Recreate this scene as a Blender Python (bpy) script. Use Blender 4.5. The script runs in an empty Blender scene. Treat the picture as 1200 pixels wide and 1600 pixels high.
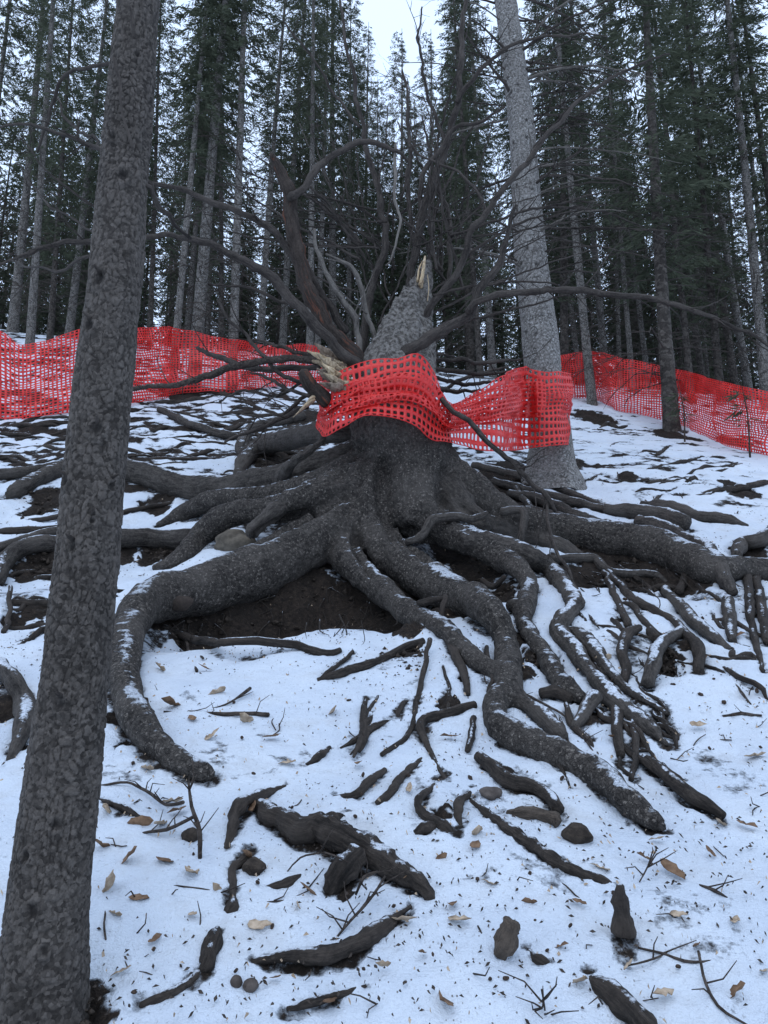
import bpy, math, random
import numpy as np
from mathutils import Vector, kdtree
random.seed(7); RNG = np.random.default_rng(11)
SC = bpy.context.scene; COL = SC.collection
# ------------------------------------------------------------------ camera
PITCH = math.radians(13.0); F_PX = 1202.0; CAM = np.array([0.0, 0.0, 1.55])
cd = bpy.data.cameras.new('camera'); co = bpy.data.objects.new('camera', cd); COL.objects.link(co)
co.location = CAM; co.rotation_euler = (math.pi/2+PITCH, 0, 0)
cd.sensor_fit = 'VERTICAL'; cd.sensor_height = 36.0; cd.sensor_width = 27.0
cd.lens = 36.0*F_PX/1600.0; cd.clip_start = 0.05; cd.clip_end = 2000
SC.camera = co
SC.render.resolution_x = 768; SC.render.resolution_y = 1024
# ------------------------------------------------------------------ world, sun, exposure
SUN_EL, SUN_AZ = math.radians(60), math.radians(200)
w = bpy.data.worlds.new('World'); SC.world = w; w.use_nodes = True
nt = w.node_tree; nt.nodes.clear()
sky = nt.nodes.new('ShaderNodeTexSky'); sky.sky_type = 'NISHITA'; sky.sun_disc = False
sky.sun_elevation = SUN_EL; sky.sun_rotation = SUN_AZ; sky.air_density = 1.0; sky.dust_density = 3.0; sky.ozone_density = 1.0
hs = nt.nodes.new('ShaderNodeHueSaturation'); hs.inputs['Saturation'].default_value = 0.80
bg = nt.nodes.new('ShaderNodeBackground'); bg.inputs['Strength'].default_value = 0.12
wo = nt.nodes.new('ShaderNodeOutputWorld')
ov = nt.nodes.new('ShaderNodeMix'); ov.data_type = 'RGBA'; ov.inputs[0].default_value = 0.85   # even cloud deck over the clear sky
ov.inputs[7].default_value = (9.2, 11.5, 15.4, 1)
nt.links.new(sky.outputs[0], hs.inputs['Color']); nt.links.new(hs.outputs[0], ov.inputs[6]); nt.links.new(ov.outputs[2], bg.inputs[0]); nt.links.new(bg.outputs[0], wo.inputs[0])
sl = bpy.data.lights.new('sun', 'SUN'); sl.energy = 0.5; sl.angle = math.radians(60); sl.color = (1.0, 0.97, 0.93)
so = bpy.data.objects.new('sun', sl); COL.objects.link(so); so.location = (0, 0, 60)
_d = Vector((math.sin(SUN_AZ)*math.cos(SUN_EL), math.cos(SUN_AZ)*math.cos(SUN_EL), math.sin(SUN_EL)))
so.rotation_euler = _d.to_track_quat('Z', 'Y').to_euler()
SC.view_settings.view_transform = 'Standard'; SC.view_settings.look = 'None'
SC.view_settings.gamma = 1.0; SC.view_settings.use_curve_mapping = False; SC.view_settings.exposure = -0.12
SC.cycles.max_bounces = 4; SC.cycles.diffuse_bounces = 2; SC.cycles.glossy_bounces = 2; SC.cycles.transmission_bounces = 2

# ------------------------------------------------------------------ noise
def _h(ix, iy, iz, s):
    n = (ix*374761393 + iy*668265263 + iz*2147483647 + s*974634777) & 0xffffffff
    n = ((n ^ (n >> 13))*1274126177) & 0xffffffff
    n = ((n ^ (n >> 16))*2246822519) & 0xffffffff
    return ((n ^ (n >> 15)) & 0xffffff)/float(0xffffff)
def noise3(x, y, z=0.0, s=0):
    x = np.asarray(x, float); y = np.asarray(y, float); z = np.zeros_like(x)+z
    xi = np.floor(x).astype(np.int64); yi = np.floor(y).astype(np.int64); zi = np.floor(z).astype(np.int64)
    fx = x-xi; fy = y-yi; fz = z-zi
    fx = fx*fx*(3-2*fx); fy = fy*fy*(3-2*fy); fz = fz*fz*(3-2*fz)
    r = 0
    for a in (0, 1):
        for b in (0, 1):
            for c in (0, 1):
                r = r + _h(xi+a, yi+b, zi+c, s)*(fx if a else 1-fx)*(fy if b else 1-fy)*(fz if c else 1-fz)
    return r*2-1
def noise2(x, y, s=0):
    x = np.asarray(x, float); y = np.asarray(y, float)
    xi = np.floor(x).astype(np.int64); yi = np.floor(y).astype(np.int64)
    fx = x-xi; fy = y-yi; fx = fx*fx*(3-2*fx); fy = fy*fy*(3-2*fy)
    r = 0
    for a in (0, 1):
        for b in (0, 1):
            r = r + _h(xi+a, yi+b, 0*xi, s)*(fx if a else 1-fx)*(fy if b else 1-fy)
    return r*2-1
def sstep(a, b, x):
    t = np.clip((np.asarray(x, float)-a)/(b-a), 0, 1); return t*t*(3-2*t)

# ------------------------------------------------------------------ terrain height field
_ys = np.linspace(-40, 140, 9001)
_sl = (0.25 + 0.17*sstep(-6, 0, _ys) + 0.18*sstep(4.9, 6.6, _ys) - 0.22*sstep(14.5, 19, _ys) - 0.28*sstep(55, 80, _ys))
_zs = np.cumsum(_sl)*(_ys[1]-_ys[0]); _zs -= np.interp(0, _ys, _zs)
CARVES = []
def G0(x, y, fine=True):
    x = np.asarray(x, float); y = np.asarray(y, float)
    z = np.interp(y, _ys, _zs)
    z = z - 0.10*np.clip(x, -14, 14)*sstep(4.5, 13, y)
    z = z + 0.05*noise2(x*0.9, y*0.9, 3) + 0.10*noise2(x*0.35+5, y*0.35, 4)*sstep(6, 12, y)
    return z
def G(x, y):
    z = G0(x, y)
    for cx, cy, rx, ry, d in CARVES:
        q = ((x-cx)/rx)**2 + ((y-cy)/ry)**2
        z = z - d*np.exp(-q*q)
    return z
CP, SP = math.cos(PITCH), math.sin(PITCH)
def ray(px, py):
    u = (px-600)/F_PX; v = (800-py)/F_PX
    return np.array([u, CP - v*SP, SP + v*CP])
def at(px, py, Y):
    d = ray(px, py); return CAM + d*(Y/d[1])
_ts = np.concatenate([np.linspace(0.8, 20, 2400), np.linspace(20.05, 70, 500)])
def onG(px, py, lift=0.0, g=G):
    d = ray(px, py)
    t = _ts/d[1]
    P = CAM[:, None] + d[:, None]*t
    diff = P[2] - g(P[0], P[1]) - lift
    i = np.argmax(diff < 0)
    if diff[i] >= 0: i = len(_ts)-1
    if i > 0 and diff[i] < 0:
        a = diff[i-1]/(diff[i-1]-diff[i]+1e-9); Y = _ts[i-1] + a*(_ts[i]-_ts[i-1])
    else: Y = _ts[i]
    return CAM + d*(Y/d[1])
def depth_of(P): return P[1]*CP + (P[2]-CAM[2])*SP
def m_per_px(P): return depth_of(P)/F_PX

# hollows washed out under the roots
def carve(px, py, rpx, d, st=1.5):
    p = onG(px, py, 0, G0); r = rpx*m_per_px(p); CARVES_NEW.append((p[0], p[1], r, r*st, d))
CARVES_NEW = []
for a in ((300, 965, 75, .16), (380, 950, 80, .22), (460, 940, 80, .24), (540, 935, 75, .22), (600, 950, 55, .16), (660, 930, 45, .12),
          (740, 905, 45, .12), (700, 855, 35, .10), (780, 930, 30, .08), (860, 1030, 30, .05),
          (950, 885, 60, .10), (1030, 905, 60, .10), (900, 900, 40, .08), (1040, 1040, 26, .05),
          (250, 860, 60, .10), (60, 880, 60, .14), (60, 790, 60, .10), (260, 790, 70, .07), (60, 960, 45, .08), (790, 1020, 30, .06),
          (20, 1110, 35, .06), (620, 1000, 40, .03), (1170, 865, 30, .08), (480, 665, 40, .05)):
    carve(*a)
CARVES = CARVES_NEW
TR = onG(612, 842, 0, G0); Y0 = float(TR[1])
print('Y0', Y0, 'fence', onG(0, 655)[1], onG(300, 612)[1], onG(1180, 708)[1], 'rtree', onG(860, 752)[1], 'ltree', onG(70, 1600)[1])

# ------------------------------------------------------------------ material helpers
def newmat(name):
    m = bpy.data.materials.new(name); m.use_nodes = True
    n = m.node_tree; n.nodes.clear()
    o = n.nodes.new('ShaderNodeOutputMaterial'); b = n.nodes.new('ShaderNodeBsdfPrincipled')
    n.links.new(b.outputs[0], o.inputs[0]); b.inputs['Roughness'].default_value = 0.9
    b.inputs['Specular IOR Level'].default_value = 0.25
    return m, n, b
class N:
    def __init__(s, nt): s.t = nt
    def new(s, ty, **kw):
        n = s.t.nodes.new(ty)
        for k, v in kw.items(): setattr(n, k, v)
        return n
    def link(s, a, b): s.t.links.new(a, b)
    def setin(s, node, key, v):
        i = node.inputs[key]
        if hasattr(v, 'is_linked') or isinstance(v, bpy.types.NodeSocket): s.link(v, i)
        else: i.default_value = v
    def noise(s, vec, scale, detail=4, rough=.55, out=0):
        n = s.new('ShaderNodeTexNoise'); s.link(vec, n.inputs['Vector'])
        n.inputs['Scale'].default_value = scale; n.inputs['Detail'].default_value = detail; n.inputs['Roughness'].default_value = rough
        return n.outputs[out]
    def vor(s, vec, scale, feature='F1', out='Distance', rand=1.0):
        n = s.new('ShaderNodeTexVoronoi', feature=feature); s.link(vec, n.inputs['Vector'])
        n.inputs['Scale'].default_value = scale; n.inputs['Randomness'].default_value = rand
        return n.outputs[out]
    def math(s, op, a, b=None, c=None, clamp=False):
        n = s.new('ShaderNodeMath', operation=op, use_clamp=clamp)
        for i, v in enumerate((a, b, c)):
            if v is not None: s.setin(n, i, v)
        return n.outputs[0]
    def ramp(s, fac, a, b, c0=0.0, c1=1.0):
        n = s.new('ShaderNodeMapRange', interpolation_type='SMOOTHSTEP'); s.link(fac, n.inputs[0])
        for i, v in zip((1, 2, 3, 4), (a, b, c0, c1)): n.inputs[i].default_value = v
        return n.outputs[0]
    def mix(s, fac, a, b):
        n = s.new('ShaderNodeMix', data_type='RGBA'); s.setin(n, 0, fac)
        for k, v in ((6, a), (7, b)):
            if isinstance(v, tuple): n.inputs[k].default_value = v+(1,) if len(v) == 3 else v
            else: s.link(v, n.inputs[k])
        return n.outputs[2]
    def mapping(s, vec, scale):
        n = s.new('ShaderNodeMapping'); s.link(vec, n.inputs[0]); n.inputs['Scale'].default_value = scale; return n.outputs[0]
    def bump(s, h, strength, dist, normal=None):
        n = s.new('ShaderNodeBump'); s.link(h, n.inputs['Height']); n.inputs['Strength'].default_value = strength; n.inputs['Distance'].default_value = dist
        if normal: s.link(normal, n.inputs['Normal'])
        return n.outputs[0]
    def attr(s, name): return s.new('ShaderNodeAttribute', attribute_name=name)
SNOW = (0.64, 0.69, 0.76)

def bark_mat(name, c0, c1, flake=38.0, snow=0.0, coord='WORLD', bumpd=0.012, lichen=None, wear=None, plate_attr=False, moss=0.0, rough=.9, crackw=.4, upper=False, grain=0.0):
    m, t, b = newmat(name); n = N(t)
    geo = n.new('ShaderNodeNewGeometry')
    if coord == 'WORLD': P = geo.outputs['Position']
    else: P = n.new('ShaderNodeTexCoord').outputs['Object']
    warp = n.new('ShaderNodeMix', data_type='VECTOR'); warp.inputs[0].default_value = 0.02
    n.link(P, warp.inputs[4]); n.link(n.noise(P, 14, 3, out=1), warp.inputs[5]); Pw = warp.outputs[1]
    fl = n.vor(Pw, flake); fe = n.vor(Pw, flake, 'DISTANCE_TO_EDGE')
    fc = n.vor(Pw, flake, out='Color'); sep = n.new('ShaderNodeSeparateColor'); n.link(fc, sep.inputs[0]); rnd = sep.outputs[0]
    n1 = n.noise(P, 5, 5); n2 = n.noise(P, 60, 5, .65); n3 = n.noise(P, 1.6, 3)
    f = n.math('ADD', n.math('MULTIPLY', n1, .55), n.math('MULTIPLY', rnd, .45))
    f = n.ramp(f, .22, .80)
    if grain > 0:
        ga = n.attr('grain').outputs['Vector']
        gn = n.noise(ga, 55, 6, .68); gb = n.noise(ga, 160, 4, .6); gc = n.noise(ga, 20, 4, .6)
        gs = n.math('ADD', n.math('MULTIPLY', gn, .6), n.math('ADD', n.math('MULTIPLY', gb, .25), n.math('MULTIPLY', gc, .3)))
        f = n.math('ADD', n.math('MULTIPLY', f, 1-grain), n.math('MULTIPLY', n.ramp(gs, .42, .72), grain))
    col = n.mix(f, c0, c1)
    col = n.mix(n.ramp(n2, .35, .75, 0, .55), col, tuple(v*.45 for v in c0))
    if grain > 0: col = n.mix(n.ramp(n.noise(P, 2.2, 4, .6), .42, .70, 0, .45), col, tuple(v*1.1 for v in c1))
    if upper:
        sz = n.new('ShaderNodeSeparateXYZ'); n.link(P, sz.inputs[0])
        um = n.math('MULTIPLY', n.ramp(sz.outputs[2], 3.3, 4.2), n.ramp(n.noise(P, 30, 6, .62), .36, .66))
        col = n.mix(n.math('MULTIPLY', um, .8), col, (.32, .30, .275))
        col = n.mix(n.math('MULTIPLY', n.ramp(n.noise(P, 55, 5, .75), .56, .64), .85), col, (.26, .23, .20))
    if lichen:
        lm = n.math('MULTIPLY', n.ramp(n.noise(P, 45, 6, .7), .50, .60), n.ramp(n3, .30, .6, .55, 1))
        col = n.mix(n.math('MULTIPLY', lm, .85), col, lichen)
    if wear:
        wm = n.ramp(n.noise(n.attr('grain').outputs['Vector'], 26, 5, .65), .54, .66); col = n.mix(n.math('MULTIPLY', wm, .7), col, wear)
    if plate_attr:
        pa = n.attr('plate'); kn = n.attr('knot')
        col = n.mix(n.ramp(pa.outputs['Fac'], 0, 1, 0, .55), col, c1)
        col = n.mix(n.math('MULTIPLY', n.attr('fissure').outputs['Fac'], .30), col, (.016, .013, .011))
        col = n.mix(kn.outputs['Fac'], col, (.014, .012, .011))
    crack = n.ramp(fe, 0.0, .10)
    hgt = n.math('ADD', n.math('MULTIPLY', crack, crackw), n.math('ADD', n.math('MULTIPLY', rnd, .6), n.math('MULTIPLY', n2, .5)))
    hgt = n.math('ADD', hgt, n.math('MULTIPLY', n1, .5))
    if grain > 0: hgt = n.math('ADD', n.math('MULTIPLY', hgt, 1-grain*.7), n.math('MULTIPLY', gs, 1.6*grain))
    nrm = n.bump(hgt, 1.0, bumpd)
    if snow > 0:
        sn = n.new('ShaderNodeSeparateXYZ'); n.link(geo.outputs['Normal'], sn.inputs[0])
        k = n.math('ADD', sn.outputs[2], n.math('MULTIPLY', n.math('SUBTRACT', n.noise(P, 42, 5, .7), .5), .55))
        k = n.math('ADD', k, n.math('MULTIPLY', n.math('SUBTRACT', n.noise(P, 2.7, 3), .5), .7))
        sm = n.ramp(k, 1.0-snow*.28, 1.10-snow*.28)
        sm = n.math('MULTIPLY', sm, n.ramp(n.noise(P, 70, 4, .75), .34, .50, .25, 1))
        col = n.mix(sm, col, SNOW)
        nrm2 = n.bump(sm, .5, .006, nrm); nrm = nrm2
        rg = n.ramp(sm, 0, 1, rough, .6); n.link(rg, b.inputs['Roughness'])
    else: b.inputs['Roughness'].default_value = rough
    n.link(col, b.inputs['Base Color']); n.link(nrm, b.inputs['Normal'])
    return m
M = {}
M['stump'] = bark_mat('stump_bark', (.011, .009, .008), (.112, .098, .086), 60, snow=.46, bumpd=.026, crackw=.3, upper=True, grain=.45)
M['root'] = bark_mat('root_bark', (.011, .009, .008), (.110, .096, .084), 75, snow=.60, bumpd=.016, crackw=.05, grain=.75)
M['rootdark'] = bark_mat('weathered_root_bark', (.008, .0065, .0055), (.072, .058, .048), 95, snow=.20, bumpd=.016, crackw=.0, grain=.85)
M['bark_near'] = bark_mat('near_spruce_bark', (.024, .020, .017), (.112, .097, .085), 120, bumpd=.005, plate_attr=True, crackw=.1)
M['bark_pale'] = bark_mat('pale_spruce_bark', (.075, .068, .062), (.22, .205, .19), 60, bumpd=.007, lichen=(.40, .39, .37), plate_attr=True, crackw=.08)
M['bark_far'] = bark_mat('forest_spruce_bark', (.060, .053, .046), (.20, .18, .16), 22, coord='OBJ', bumpd=.02, lichen=(.30, .29, .275))
M['bark_far_dark'] = bark_mat('dark_forest_bark', (.036, .030, .026), (.12, .104, .09), 22, coord='OBJ', bumpd=.02)
M['branch'] = bark_mat('dead_branch_bark', (.013, .010, .009), (.088, .074, .064), 80, bumpd=.010, crackw=.0, grain=.8)
M['branch_torn'] = bark_mat('torn_branch_bark', (.016, .012, .010), (.070, .054, .045), 60, bumpd=.016, wear=(.17, .058, .030), crackw=.0, grain=.85)
M['twig'] = bark_mat('twig_bark', (.030, .023, .019), (.085, .068, .057), 60, bumpd=.002)
M['twig_pale'] = bark_mat('bleached_branch', (.06, .052, .045), (.19, .17, .15), 40, bumpd=.006, crackw=.0, grain=.8)
M['wood_old'] = bark_mat('weathered_grey_wood', (.018, .014, .011), (.150, .118, .093), 40, bumpd=.022, crackw=.0, grain=.95)

def wood_mat(name, a, bcol, dark):
    m, t, b = newmat(name); n = N(t)
    P = n.new('ShaderNodeNewGeometry').outputs['Position']
    g = n.noise(n.mapping(P, (60, 60, 6)), 1.0, 5, .6)
    col = n.mix(n.ramp(g, .3, .7), a, bcol)
    col = n.mix(n.ramp(n.noise(P, 14, 4), .55, .72, 0, .85), col, dark)
    n.link(col, b.inputs['Base Color']); n.link(n.bump(g, .9, .012), b.inputs['Normal']); return m
M['wood'] = wood_mat('fresh_torn_wood', (.42, .30, .17), (.62, .50, .34), (.16, .09, .05))
M['wood_log'] = wood_mat('splintered_log_wood', (.22, .16, .10), (.40, .32, .22), (.07, .045, .03))
M['wood_dry'] = wood_mat('weathered_broken_wood', (.16, .12, .09), (.26, .20, .15), (.05, .035, .028))

def ground_mat():
    m, t, b = newmat('snow_and_soil'); n = N(t)
    P = n.new('ShaderNodeNewGeometry').outputs['Position']
    d = n.attr('dirt_shade').outputs['Fac']
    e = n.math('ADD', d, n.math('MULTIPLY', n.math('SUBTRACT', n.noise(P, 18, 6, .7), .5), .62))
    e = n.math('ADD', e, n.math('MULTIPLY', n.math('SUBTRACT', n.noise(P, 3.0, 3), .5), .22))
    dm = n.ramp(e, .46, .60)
    s1 = n.noise(P, 30, 6, .7); s2 = n.noise(P, 6, 4)
    soil = n.mix(n.ramp(s1, .3, .7), (.007, .005, .004), (.032, .023, .017))
    soil = n.mix(n.ramp(n.noise(P, 90, 3, .7), .58, .68, 0, .8), soil, (.075, .054, .037))
    soil = n.mix(n.ramp(s2, .45, .65, 0, .5), soil, (.011, .008, .006))
    # needle and bark specks in the snow
    sp = n.math('MULTIPLY', n.ramp(n.vor(n.mapping(P, (1, .6, 1)), 55), .10, .16, 1, 0), n.ramp(n.noise(P, 2.2, 4), .50, .64))
    sp2 = n.math('MULTIPLY', n.ramp(n.noise(n.mapping(P, (1, .7, 1)), 75, 4, .7), .60, .70), n.ramp(n.noise(P, 1.3, 3), .36, .60, .25, 1))
    snowc = n.mix(n.ramp(n.noise(P, 2.5, 4), .3, .7), (.58, .64, .72), (.68, .735, .80))
    grime = n.ramp(n.noise(P, 5, 5, .65), .50, .78, 0, .40)
    snowc = n.mix(grime, snowc, (.36, .35, .34))
    snowc = n.mix(n.math('MULTIPLY', sp, .85), snowc, (.10, .08, .06)); snowc = n.mix(n.math('MULTIPLY', sp2, .55), snowc, (.14, .115, .09))
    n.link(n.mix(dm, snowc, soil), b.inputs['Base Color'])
    h = n.math('ADD', n.math('MULTIPLY', s1, .55), n.math('MULTIPLY', dm, -.6))
    h = n.math('ADD', h, n.math('MULTIPLY', n.noise(P, 120, 3), .25)); h = n.math('ADD', h, n.math('MULTIPLY', n.noise(P, 8, 4), 1.3))
    n.link(n.bump(h, .9, .022), b.inputs['Normal'])
    n.link(n.ramp(dm, 0, 1, .65, .95), b.inputs['Roughness'])
    return m
M['ground'] = ground_mat()

def net_mat():
    m, t, b = newmat('red_plastic_netting'); n = N(t)
    P = n.new('ShaderNodeNewGeometry').outputs['Position']
    col = n.mix(n.ramp(n.noise(P, 7, 3), .3, .7), (.74, .020, .020), (.87, .045, .038))
    n.link(col, b.inputs['Base Color']); b.inputs['Roughness'].default_value = .32; b.inputs['Specular IOR Level'].default_value = .6
    tr = n.new('ShaderNodeBsdfTranslucent'); n.link(col, tr.inputs[0])
    mx = n.new('ShaderNodeMixShader'); mx.inputs[0].default_value = .36
    n.link(b.outputs[0], mx.inputs[1]); n.link(tr.outputs[0], mx.inputs[2])
    n.link(mx.outputs[0], [x for x in t.nodes if x.type == 'OUTPUT_MATERIAL'][0].inputs[0]); return m
M['net'] = net_mat()

def needle_mat(name, a, bb):
    m, t, b = newmat(name); n = N(t)
    P = n.new('ShaderNodeTexCoord').outputs['Object']
    oi = n.new('ShaderNodeObjectInfo').outputs['Random']
    f = n.math('ADD', n.math('MULTIPLY', n.ramp(n.noise(P, 2.3, 4), .3, .7), .7), n.math('MULTIPLY', oi, .3))
    col = n.mix(f, a, bb); n.link(col, b.inputs['Base Color'])
    tr = n.new('ShaderNodeBsdfTranslucent'); n.link(col, tr.inputs[0])
    mx = n.new('ShaderNodeMixShader'); mx.inputs[0].default_value = .25
    n.link(b.outputs[0], mx.inputs[1]); n.link(tr.outputs[0], mx.inputs[2])
    n.link(mx.outputs[0], [x for x in t.nodes if x.type == 'OUTPUT_MATERIAL'][0].inputs[0]); return m
M['needles'] = needle_mat('spruce_needles', (.044, .053, .035), (.095, .107, .069))

def plain(name, a, bb, sc=30, rough=.85, coord='P', bd=.004):
    m, t, b = newmat(name); n = N(t)
    P = n.new('ShaderNodeNewGeometry').outputs['Position']
    f = n.noise(P, sc, 5, .6)
    n.link(n.mix(n.ramp(f, .3, .7), a, bb), b.inputs['Base Color']); b.inputs['Roughness'].default_value = rough
    n.link(n.bump(f, .8, bd), b.inputs['Normal']); return m
M['leaf'] = plain('dry_leaf', (.26, .185, .12), (.52, .41, .30), 40, .8, bd=.002)
M['leaf_brown'] = plain('brown_leaf', (.11, .062, .036), (.24, .15, .09), 40, .8, bd=.002)
M['cone'] = plain('spruce_cone', (.020, .014, .011), (.075, .050, .036), 160)
M['stone'] = plain('brown_stone', (.055, .044, .038), (.13, .108, .095), 20, bd=.01)
M['rock'] = plain('mossy_rock', (.05, .042, .032), (.16, .135, .105), 9, bd=.03)
M['clod'] = plain('soil_clod', (.018, .013, .010), (.065, .050, .038), 35, bd=.03)

# ------------------------------------------------------------------ mesh / object helpers
def link(o, parent=None):
    COL.objects.link(o)
    if parent is not None: o.parent = parent
    return o
def mesh_obj(name, V, Fc, mat, parent=None, smooth=True, origin=None, normals=None, grain=None):
    V = np.asarray(V, float)
    if origin is None:
        origin = np.array(parent.location) if parent is not None else np.zeros(3)
    me = bpy.data.meshes.new(name)
    me.from_pydata((V-origin).tolist() if len(V) < 60000 else [], [], [list(f) for f in Fc] if len(V) < 60000 else [])
    if len(V) >= 60000: fast_mesh(me, V-origin, Fc)
    if smooth: me.polygons.foreach_set('use_smooth', np.ones(len(me.polygons), bool))
    me.materials.append(mat)
    if normals is not None: me.normals_split_custom_set_from_vertices(np.asarray(normals, float).tolist())
    me.update()
    o = bpy.data.objects.new(name, me); link(o, parent)
    if parent is None: o.location = origin
    if grain is None and id(V) in GRAIN: grain = GRAIN[id(V)][1]
    if grain is not None:
        ga = me.attributes.new('grain', 'FLOAT_VECTOR', 'POINT'); ga.data.foreach_set('vector', np.asarray(grain, np.float32).ravel())
    return o
def fast_mesh(me, V, Fc):
    Fc = np.asarray(Fc, np.int32); k = Fc.shape[1]
    me.vertices.add(len(V)); me.vertices.foreach_set('co', np.asarray(V, np.float32).ravel())
    me.loops.add(Fc.size); me.loops.foreach_set('vertex_index', Fc.ravel())
    me.polygons.add(len(Fc)); me.polygons.foreach_set('loop_start', np.arange(0, Fc.size, k, dtype=np.int32))
    me.update(calc_edges=True); me.validate()
def tag(o, label, cat, group=None):
    o['label'] = label; o['category'] = cat
    if group: o['group'] = group
    return o
def empty(name, loc):
    o = bpy.data.objects.new(name, None); o.location = Vector(loc); o.empty_display_size = .2; link(o); return o
def vattr(o, name, vals):
    a = o.data.attributes.new(name, 'FLOAT', 'POINT'); a.data.foreach_set('value', np.asarray(vals, np.float32))

def catmull(P, R, step):
    P = np.asarray(P, float); R = np.asarray(R, float)
    if len(P) < 3:
        n = max(2, int(np.linalg.norm(P[-1]-P[0])/step)+1); t = np.linspace(0, 1, n)
        return P[0]+(P[-1]-P[0])*t[:, None], R[0]+(R[-1]-R[0])*t
    Q = np.vstack([2*P[0]-P[1], P, 2*P[-1]-P[-2]]); S = np.concatenate([[R[0]], R, [R[-1]]])
    oP, oR = [], []
    for i in range(1, len(Q)-2):
        n = max(1, int(math.ceil(np.linalg.norm(Q[i+1]-Q[i])/step)))
        for k in range(n):
            t = k/n; a, b, c, d = Q[i-1], Q[i], Q[i+1], Q[i+2]
            oP.append(.5*((2*b)+(c-a)*t+(2*a-5*b+4*c-d)*t*t+(3*b-a-3*c+d)*t**3))
            oR.append(S[i]+(S[i+1]-S[i])*(t*t*(3-2*t)))
    oP.append(Q[-2]); oR.append(S[-2])
    return np.array(oP), np.array(oR)
GRAIN = {}
def tube(P, R, sides=8, lump=.10, seed=0, lscale=9.0, flat=1.0, endcap=True, wob=0.0):
    P = np.asarray(P, float); R = np.asarray(R, float); n = len(P)
    if wob > 0:
        P = P.copy(); L = np.arange(n)
        for a in range(3): P[:, a] += wob*noise3(P[:, 0]*6+a*7.3, P[:, 1]*6, P[:, 2]*6, seed+a)+wob*.45*noise3(P[:, 0]*19+a*7.3, P[:, 1]*19, P[:, 2]*19, seed+a+9)
    T = np.gradient(P, axis=0); T /= (np.linalg.norm(T, axis=1)[:, None]+1e-9)
    up = np.array([0, 0, 1.0]) if abs(T[0][2]) < .9 else np.array([1.0, 0, 0])
    Nn = np.zeros_like(P); v = up-T[0]*np.dot(up, T[0]); v /= np.linalg.norm(v); Nn[0] = v
    for i in range(1, n):
        v = Nn[i-1]-T[i]*np.dot(Nn[i-1], T[i]); Nn[i] = v/(np.linalg.norm(v)+1e-9)
    B = np.cross(T, Nn)
    a = np.arange(sides)*2*math.pi/sides
    ring = Nn[:, None, :]*np.cos(a)[None, :, None]*flat + B[:, None, :]*np.sin(a)[None, :, None]
    V = P[:, None, :]+ring*R[:, None, None]
    if lump > 0:
        d = noise3(V[..., 0]*lscale, V[..., 1]*lscale, V[..., 2]*lscale, seed)*.65+noise3(V[..., 0]*lscale*2.7, V[..., 1]*lscale*2.7, V[..., 2]*lscale*2.7, seed+5)*.35
        V = V + ring*(R[:, None]*lump*d*1.6)[..., None]
    arc = np.concatenate([[0], np.cumsum(np.linalg.norm(np.diff(P, axis=0), axis=1))])
    gr = np.stack([R[:, None]*np.cos(a)[None, :]+seed*.37, R[:, None]*np.sin(a)[None, :], np.repeat(arc[:, None]*.14, sides, 1)], -1).reshape(-1, 3)
    V = V.reshape(-1, 3); i = np.arange(n-1)[:, None]*sides; j = np.arange(sides)[None, :]; j2 = (j+1) % sides
    Fq = np.stack([i+j, i+j2, i+sides+j2, i+sides+j], -1).reshape(-1, 4).tolist()
    if endcap: gr = np.vstack([gr, [seed*.37, 0, 0], [seed*.37, 0, arc[-1]*.14]])
    if endcap:
        V = np.vstack([V, P[0]-T[0]*R[0]*.35, P[-1]+T[-1]*R[-1]*.5]); c0, c1 = len(V)-2, len(V)-1
        for k in range(sides):
            Fq.append([c0, (k+1) % sides, k]); Fq.append([c1, (n-1)*sides+k, (n-1)*sides+(k+1) % sides])
    V = np.ascontiguousarray(V, float); GRAIN[id(V)] = (V, gr)
    return V, Fq
class MB:
    def __init__(s): s.V = []; s.F = []; s.n = 0
    def add(s, V, Fc):
        s.V.append(np.asarray(V, float)); s.F += [[i+s.n for i in f] for f in Fc]; s.n += len(V)
    def build(s, name, mat, parent=None, smooth=True, origin=None): return mesh_obj(name, np.vstack(s.V), s.F, mat, parent, smooth, origin, grain=np.vstack([GRAIN[id(v)][1] if id(v) in GRAIN else v*.3 for v in s.V]))

# ------------------------------------------------------------------ traced roots: (px, py, width px[, depth offset from the stump | '~' = between neighbours | 'Lx' lift])
def trace(pts, emb=.30, dive=False):
    Ys, out = [], []
    for ip, p in enumerate(pts):
        if len(p) == 3:
            e_ = emb if not (dive and ip in (0, len(pts)-1)) else -.25
            q = onG(p[0], p[1], 0); q = onG(p[0], p[1], e_*p[2]*m_per_px(q)); Ys.append(q[1])
        elif p[3] == '~': Ys.append(None)
        elif isinstance(p[3], str): Ys.append(onG(p[0], p[1], float(p[3][1:]))[1])
        else: Ys.append(Y0+p[3])
    k = [i for i, y in enumerate(Ys) if y is not None]
    Ys = np.interp(np.arange(len(Ys)), k, [Ys[i] for i in k])
    P = np.array([at(p[0], p[1], y) for p, y in zip(pts, Ys)])
    R = np.array([.5*p[2]*m_per_px(q) for p, q in zip(pts, P)])
    return P, R
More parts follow.
